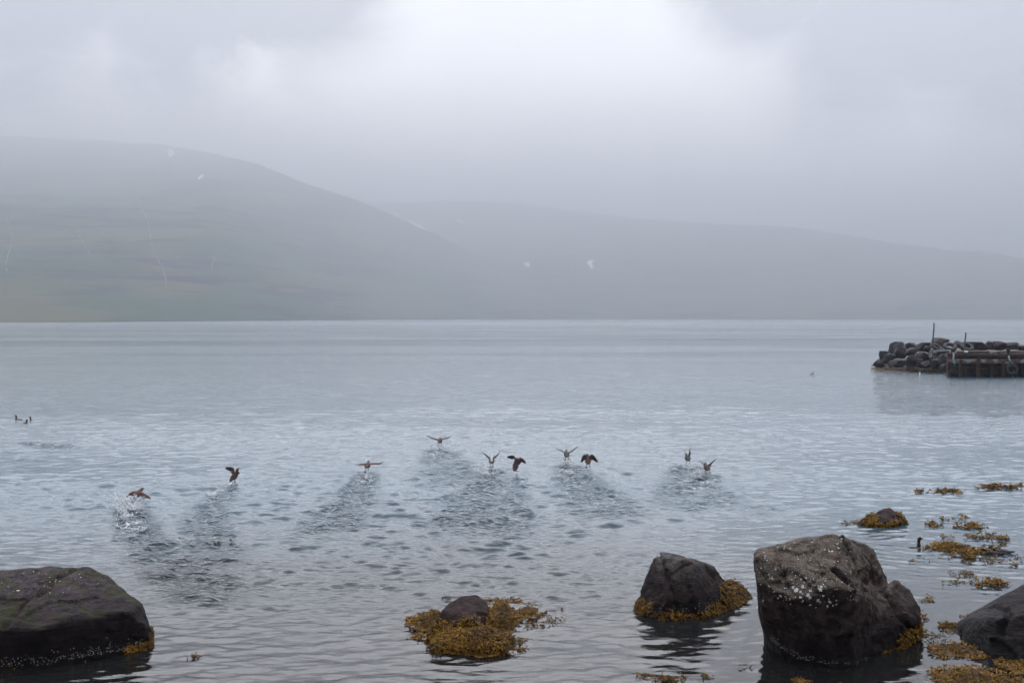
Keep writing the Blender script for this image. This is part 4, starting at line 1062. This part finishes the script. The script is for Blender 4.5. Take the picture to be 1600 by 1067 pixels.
BW = [
 (1403.5, 534.5, 553, 24, 109.5, st_grey, 'peaked dark boulder on top of the breakwater, farthest left of the top row', 0, .1),
 (1408, 543.5, 561.5, 20, 107.2, st_grey, 'pale leaning slab just below the peaked boulder', 0, .35),
 (1383, 547.5, 563, 15, 109.5, st_grey, 'square boulder stepping down to the left of the peaked one', .3, 0),
 (1386.5, 553, 568, 15, 108.0, st_grey, 'grey slab leaning below the square left boulder', 0, .25),
 (1375, 560, 574, 18, 109.5, st_brown, 'low boulder at the very tip of the breakwater', .2, .2),
 (1405.5, 559.5, 573.5, 23, 105.6, st_grey, 'broad flat-faced boulder in the bottom row, below the pale leaning slab', 0, .2),
 (1426, 533.8, 550, 19, 109.5, st_grey, 'flat-topped boulder left of the long one, on top of the breakwater', .45, 0),
 (1444, 533.2, 550, 23, 109.0, st_dark, 'long flat-topped dark boulder touching the taller pole', .5, 0),
 (1426, 544, 556, 18, 106.8, st_grey, 'pale wedge boulder tucked under the flat-topped pair', 0, .2),
 (1425, 554.5, 573, 17, 105.4, st_brown, 'brownish boulder in the bottom row under the pale wedge', .1, 0),
 (1443.5, 549, 573, 20, 105.8, st_grey, 'tall grey boulder in the middle of the breakwater face', .1, .1),
 (1449, 541, 550.5, 12, 107.0, st_dark, 'small dark boulder at the foot of the long flat-topped one', 0, 0),
 (1471, 528, 545, 29, 110.5, st_brown, 'big round-topped boulder behind the tyres, highest of the pile', .1, 0),
 (1459, 555.5, 567, 16, 105.5, st_grey, 'small grey boulder at the foot of the taller pole', 0, .2),
 (1448, 563, 575, 15, 104.2, st_brown, 'pinkish wedge-shaped boulder near the waterline', .3, -.2),
 (1462.5, 560.5, 576, 16, 104.3, st_grey, 'rounded boulder to the right of the pinkish wedge', .1, 0),
 (1474, 553.5, 571, 15, 105.0, st_grey, 'slanting boulder against the left end of the jetty', 0, .3),
 (1484, 567, 582, 15, 101.6, st_dark, 'dark boulder under the left end of the jetty', .1, 0),
 (1475, 569, 580, 11, 103.2, st_brown, 'small brown boulder at the waterline left of the jetty', 0, 0),
 (1395, 553, 563, 10, 106.8, st_dark, 'small dark boulder wedged behind the pale leaning slab', 0, 0),
 (1394, 563, 574, 11, 106.6, st_brown, 'small boulder filling the gap in the bottom row near the tip', 0, 0),
 (1469, 549.5, 558, 22, 106.5, st_brown, 'low flat boulder between the taller pole and the jetty deck', .5, 0),
 (1437, 561, 574.5, 13, 104.9, st_dark, 'dark boulder set back in the bottom row, middle of the face', 0, 0),
 (1498.5, 533, 545, 19, 111.0, st_grey, 'sloping grey boulder behind the shorter pole', 0, -.3),
 (1531, 535.5, 549.5, 25, 108.5, st_brown, 'wide brown boulder behind the jetty, under the plank', .3, 0),
 (1547.5, 533.5, 549, 14, 108.5, st_brown, 'dark upright boulder right of the wide brown one behind the jetty', 0, 0),
 (1563.5, 532.3, 548.5, 19, 108.0, st_brown, 'rounded brown boulder standing alone behind the middle of the jetty', 0, .1),
 (1581.5, 534.5, 548, 21, 108.5, st_brown, 'double-humped boulder behind the right-hand mooring post', .1, 0),
 (1598, 539, 549, 18, 107.5, st_brown, 'low slanting boulder at the right edge behind the jetty', 0, -.3),
 (1514, 538, 549, 13, 109.5, st_brown, 'small brown boulder right of the tyres', 0, 0),
 (1617, 535, 549, 20, 108.5, st_brown, 'boulder just past the right edge behind the jetty', 0, 0),
]
for i, (px, y0, y1, w, Y, m_, lab, fl, sk) in enumerate(BW):
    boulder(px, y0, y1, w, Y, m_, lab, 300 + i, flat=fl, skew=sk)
boulder(1490, 578, 589, 17, 96.6, st_dark, 'dark wet rock in the water at the left corner of the jetty', 371)

GW = 'wrack along the foot of the breakwater'
mound(1391, 578, 34, 4.5, 0.50, 'golden wrack at the tip of the breakwater', 151, GW, n=620, ln=.22, aspect=1.6)
mound(1412, 579.5, 36, 5, 0.42, 'brown wrack below the broad flat-faced boulder of the breakwater', 152, GW, n=620, ln=.22, aspect=1.4)
mound(1436, 581, 40, 6, 0.62, 'golden wrack hump below the middle of the breakwater', 153, GW, n=480, ln=.22, aspect=1.3)
mound(1466, 582, 42, 5, 0.48, 'dark wrack between the breakwater boulders and the jetty', 154, GW, n=620, ln=.22, aspect=1.3)

def wood_material(name, c0, c1, paint=None):
    m, nt, b = material(name)
    pos = nt.new('ShaderNodeNewGeometry').outputs['Position']
    gr = nt.noise(nt.mapping(pos, (1.0, 3.0, 9.0)), 2.4, 6.0, 0.65, 0.4)
    c = nt.mix(nt.rng(gr, 0.34, 0.66), c0, c1)
    if paint: c = nt.mix(nt.rng(nt.noise(nt.mapping(pos, (0.7, 1, 1.4)), 1.5, 4.0, 0.6), 0.50, 0.58), c, paint)
    nt.l.new(c, b.inputs['Base Color']); b.inputs['Roughness'].default_value = 0.85
    nt.l.new(nt.bump(gr, 0.5, 0.03), b.inputs['Normal'])
    return m
wood_dark = wood_material('tarred_timber', c4(0.020, 0.014, 0.014), c4(0.060, 0.040, 0.036))
wood_tan = wood_material('weathered_plank', c4(0.055, 0.032, 0.024), c4(0.125, 0.080, 0.054))
wood_paint = wood_material('flaking_beam', c4(0.080, 0.042, 0.026), c4(0.17, 0.092, 0.055), c4(0.27, 0.245, 0.235))
wood_post = wood_material('rusty_post', c4(0.030, 0.017, 0.012), c4(0.095, 0.050, 0.028))
wood_grey = wood_material('grey_pole', c4(0.060, 0.048, 0.036), c4(0.14, 0.118, 0.090))

def box(V, Fc, lo, hi, jit=0.0, rg_=None):
    st = len(V)
    for z in (lo[2], hi[2]):
        for y in (lo[1], hi[1]):
            for x in (lo[0], hi[0]):
                j = (lambda: rg_.uniform(-jit, jit)) if rg_ else (lambda: 0)
                V.append(Vector((x + j(), y + j(), z + j())))
    for q in ((0, 2, 3, 1), (4, 5, 7, 6), (0, 1, 5, 4), (2, 6, 7, 3), (0, 4, 6, 2), (1, 3, 7, 5)): Fc.append(tuple(st + i for i in q))
def part(name, boxes, mat, root, bev=0.02, jit=0.0, seed=0):
    V, Fc = [], []; rg_ = random.Random(seed)
    for lo, hi in boxes: box(V, Fc, lo, hi, jit, rg_)
    o = mesh_obj(name, V, Fc, mat, root, smooth=False)
    md = o.modifiers.new('b', 'BEVEL'); md.width = bev; md.segments = 1
    return o
YJ = 96.2; sj = YJ / F
def xj(px): return (px - CX) * sj
def zj(py): return H - (py - HZ) * sj
xe = xj(1706)
jetty = empty('jetty', (xj(1482), YJ, 0), 'low weathered timber jetty on posts, running off the right edge', 'jetty')
rgj = random.Random(4)
zdk = zj(551.5)
# planks run away from us, their ends show along the cap beam
pl = []; x = xj(1481.5)
while x < xe:
    w_ = rgj.uniform(.16, .24); ye = min(YJ + 7.0, (x - .1) * F / 681.0); ye = max(ye, YJ + .30)
    pl.append(((x, YJ + .10 + rgj.uniform(-.03, .03), zdk - .06), (x + w_ - .012, ye, zdk + rgj.uniform(-.01, .012)))); x += w_
part('deck', pl, wood_tan, jetty, .012)
part('kerb_rail', [((xj(a), YJ + .16, zdk + .014), (xj(b_) - .03, YJ + .36, zdk + .014 + h_)) for a, b_, h_ in ((1497, 1548, .13), (1559, 1575, .12), (1581, 1640, .13), (1641, 1700, .12))], wood_tan, jetty, .02, .012, 3)
part('cap_beam', [((xj(1482), YJ - .04, zj(557.6)), (xj(1552) - .01, YJ + .22, zj(552.8))), ((xj(1552) + .01, YJ - .06, zj(557.9)), (xj(1640), YJ + .22, zj(553.0))), ((xj(1640) + .01, YJ - .04, zj(557.6)), (xe, YJ + .22, zj(552.8)))], wood_dark, jetty, .025, .012, 5)
part('fender_beam', [((xj(1481), YJ - .12, zj(567.4)), (xj(1531) - .01, YJ + .14, zj(561.2))), ((xj(1531) + .01, YJ - .14, zj(568)), (xj(1588), YJ + .14, zj(561.4))), ((xj(1588) + .015, YJ - .11, zj(567.6)), (xe, YJ + .14, zj(561.3)))], wood_paint, jetty, .03, .015, 6)
for px, w_, top in ((1484.5, 4, 558), (1500, 3.6, 562), (1527, 3.6, 560), (1532.5, 3.0, 558), (1553, 3.2, 558.3), (1567, 3.6, 564), (1585.5, 3.4, 563), (1612, 3.6, 558), (1640, 3.6, 563), (1672, 3.6, 558)):
    part('post', [((xj(px - w_ / 2), YJ - .20 if top > 559 else YJ + .24, -.9), (xj(px + w_ / 2), YJ - .145 + .14 if top > 559 else YJ + .52, zj(top)))], wood_post, jetty, .03, .02, int(px))
for k in range(12):
    xx = xj(1492) * (YJ + 3.5) / YJ + k * .95
    part('post', [((xx, YJ + 3.4, -.9), (xx + .22, YJ + 3.62, zdk - .09))], wood_dark, jetty, .03, .02, 60 + k)
part('brace', [((xj(1488), YJ + .55, zj(575.5)), (xe, YJ + .68, zj(572.8)))], wood_dark, jetty, .02, .015, 8)
part('shade_backing', [((xj(1486) * (YJ + 4.5) / YJ, YJ + 4.4 + .0, -.7 + i * .42), (xe, YJ + 4.56, -.7 + i * .42 + .405)) for i in range(6)], wood_dark, jetty, .015, .006, 9)  # added dark boards standing in for the shade under the deck
for px in (1490.5, 1577.5):
    V, Fc = tube_rings([(Vector((xj(px), YJ + .24, zz)), Vector((r_, 0, 0)), Vector((0, r_, 0))) for zz, r_ in ((zj(559), .15), (zj(552), .155), (zj(547.2), .17), (zj(546.2), .19), (zj(545.2), .185), (zj(545), .10))], 14)
    mesh_obj('mooring_post', V, Fc, wood_dark, jetty)

rope_white, nt, b = material('pale_rope'); b.inputs['Base Color'].default_value = c4(0.36, 0.35, 0.33); b.inputs['Roughness'].default_value = 0.9
rope_green, nt, b = material('green_rope'); b.inputs['Base Color'].default_value = c4(0.020, 0.14, 0.10); b.inputs['Roughness'].default_value = 0.9
def rope(line, r_, label, split):
    S_ = smooth_spine(line, [(r_, r_)] * len(line), 5); c0 = S_[0][0]; rings = []
    for i, (c, a_, b2) in enumerate(S_):
        t = (S_[min(i + 1, len(S_) - 1)][0] - S_[max(i - 1, 0)][0]).normalized(); s_ = t.orthogonal().normalized(); u_ = s_.cross(t)
        k_ = 1.0 + .35 * math.sin(i * 2.2); rings.append((c - c0, s_ * r_ * k_, u_ * r_ * k_))
    V, Fc = tube_rings(rings, 8)
    o = mesh_obj('mooring_rope', V, Fc, rope_white); o.location = c0; o.data.materials.append(rope_green)
    lim = int(len(rings) * split) * 8
    for i, p in enumerate(o.data.polygons):
        if min(p.vertices) >= lim: p.material_index = 1
    return tag(o, label, 'rope', 'ropes hanging down the jetty front')
rope([(xj(1489), YJ - .08, zj(551)), (xj(1488.6), YJ - .22, zj(556)), (xj(1487.6), YJ - .26, zj(561)), (xj(1489.6), YJ - .26, zj(567)), (xj(1489.4), YJ - .24, zj(572))], .075, 'pale rope with a green end hanging at the left corner of the jetty', .72)
rope([(xj(1575.6), YJ - .1, zj(556)), (xj(1574.6), YJ - .24, zj(560)), (xj(1576.6), YJ - .28, zj(565)), (xj(1573.4), YJ - .26, zj(569.5)), (xj(1571.2), YJ - .24, zj(572.5))], .075, 'tangled green and white rope under the right-hand mooring post', .45)

rubber_mat, nt, b = material('tyre_rubber')
pos = nt.new('ShaderNodeNewGeometry').outputs['Position']
nt.l.new(nt.mix(nt.noise(pos, 5.0, 4.0), c4(0.012, 0.011, 0.014), c4(0.040, 0.038, 0.044)), b.inputs['Base Color']); b.inputs['Roughness'].default_value = 0.75
def tyre(loc, Rm, rt, tilt_x, tilt_y, label, group='old tyres lying on the breakwater'):
    V, Fc = [], []; na, npf = 44, 16
    for i in range(na):
        a = 6.283185 * i / na; ca, sa = math.cos(a), math.sin(a)
        for j in range(npf):
            b_ = 6.283185 * j / npf; cb, sb_ = math.cos(b_), math.sin(b_)
            pr = rt * math.copysign(abs(cb) ** .6, cb); pz = rt * .95 * math.copysign(abs(sb_) ** .6, sb_)
            if cb > .55 and i % 2: pr -= rt * .10
            V.append(((Rm + pr) * ca, (Rm + pr) * sa, pz))
    for i in range(na):
        for j in range(npf):
            Fc.append((i * npf + j, ((i + 1) % na) * npf + j, ((i + 1) % na) * npf + (j + 1) % npf, i * npf + (j + 1) % npf))
    o = mesh_obj('tyre', V, Fc, rubber_mat); o.location = loc; o.rotation_euler = (tilt_x, tilt_y, 0)
    return tag(o, label, 'tyre', group)
tyre(P(1484.5, 541.8, 106.5), .47, .17, R(30), R(-3), 'tyre lying face up between the taller pole and the shorter pole')
tyre(P(1510.5, 542.3, 106.2), .47, .18, R(38), R(5), 'tyre lying face up just right of the shorter pole')
tyre(P(1463.5, 543, 107.0), .50, .17, R(24), R(24), 'tyre tipped against the round-topped boulder, right of the taller pole')
tyre(P(1497.5, 545, 107.2), .42, .16, R(58), R(-20), 'half-hidden tyre leaning between the two face-up tyres')
tyre((xj(1578), YJ - .34, zj(577)), .36, .13, R(86), R(0), 'tyre hung as a fender on the jetty front below the green rope', None)
def slab(name, c, sx_, sy_, sz_, rot, mat, label, cat):
    V, Fc = [], []; box(V, Fc, (-sx_ / 2, -sy_ / 2, -sz_ / 2), (sx_ / 2, sy_ / 2, sz_ / 2), .015, random.Random(3))
    o = mesh_obj(name, V, Fc, mat, smooth=False); o.location = c; o.rotation_euler = rot
    md = o.modifiers.new('b', 'BEVEL'); md.width = .02; md.segments = 2
    return tag(o, label, cat)
slab('plank', P(1521, 535.6, 108.2), 1.7, .5, .16, (R(6), R(1), R(4)), wood_dark, 'dark plank lying across the boulders behind the jetty', 'plank')
slab('plank', P(1475, 548.2, 105.8), 1.5, .7, .10, (R(10), R(-3), R(-6)), rubber_mat, 'dark flat board lying in front of the tyres', 'board')
slab('mat', P(1554.5, 551.6, YJ + .28) + Vector((0, 0, .03)), .72, .5, .07, (0, R(-2), 0), rubber_mat, 'dark rubber mat folded over the jetty edge', 'mat')
float_mat, nt, b = material('white_float'); b.inputs['Base Color'].default_value = c4(0.62, 0.62, 0.64); b.inputs['Roughness'].default_value = 0.5
V, Fc = body_geometry([(-.17, 0, 0), (-.10, 0, 0), (0, 0, 0), (.10, 0, 0), (.17, 0, 0)], [(.03, .03), (.085, .085), (.105, .105), (.085, .085), (.03, .03)], side=Vector((0, 1, 0)))
o = mesh_obj('float', V, Fc, float_mat); o.location = (xj(1510), YJ + .05, zdk + .10); tag(o, 'small white fishing float lying on the jetty edge below the shorter pole', 'float')

def pole(name, base, top, r0, r1, label, band=None):
    base, top = Vector(base), Vector(top); rings = []
    for k in range(9):
        t = k / 8; c = base.lerp(top, t) + Vector((.02 * math.sin(t * 9), 0, 0)); r_ = r0 + (r1 - r0) * t
        rings.append((c - base, Vector((r_, 0, 0)), Vector((0, r_, 0))))
    V, Fc = tube_rings(rings, 10); o = mesh_obj(name, V, Fc, wood_grey); o.location = base
    return tag(o, label, 'pole', 'poles standing on the breakwater')
bp = P(1457.2, 559, 105.2); tp = P(1459.2, 504.8, 105.2); tpole = pole('pole', bp, tp, .072, .064, 'taller weathered pole with an orange band, standing among the breakwater boulders')
band_mat, nt, b = material('orange_band'); b.inputs['Base Color'].default_value = c4(0.30, 0.11, 0.02); b.inputs['Roughness'].default_value = 0.7
bc = bp.lerp(tp, .79); V, Fc = tube_rings([(bc + Vector((.008, 0, zz)), Vector((.094, 0, 0)), Vector((0, .094, 0))) for zz in (-.07, .07)], 12)
o = mesh_obj('band', V, Fc, band_mat, tpole)
pole('pole', P(1506.0, 556, 103.0), P(1509.0, 519.5, 103.0), .062, .068, 'shorter slanting pole standing between the tyres and the jetty')
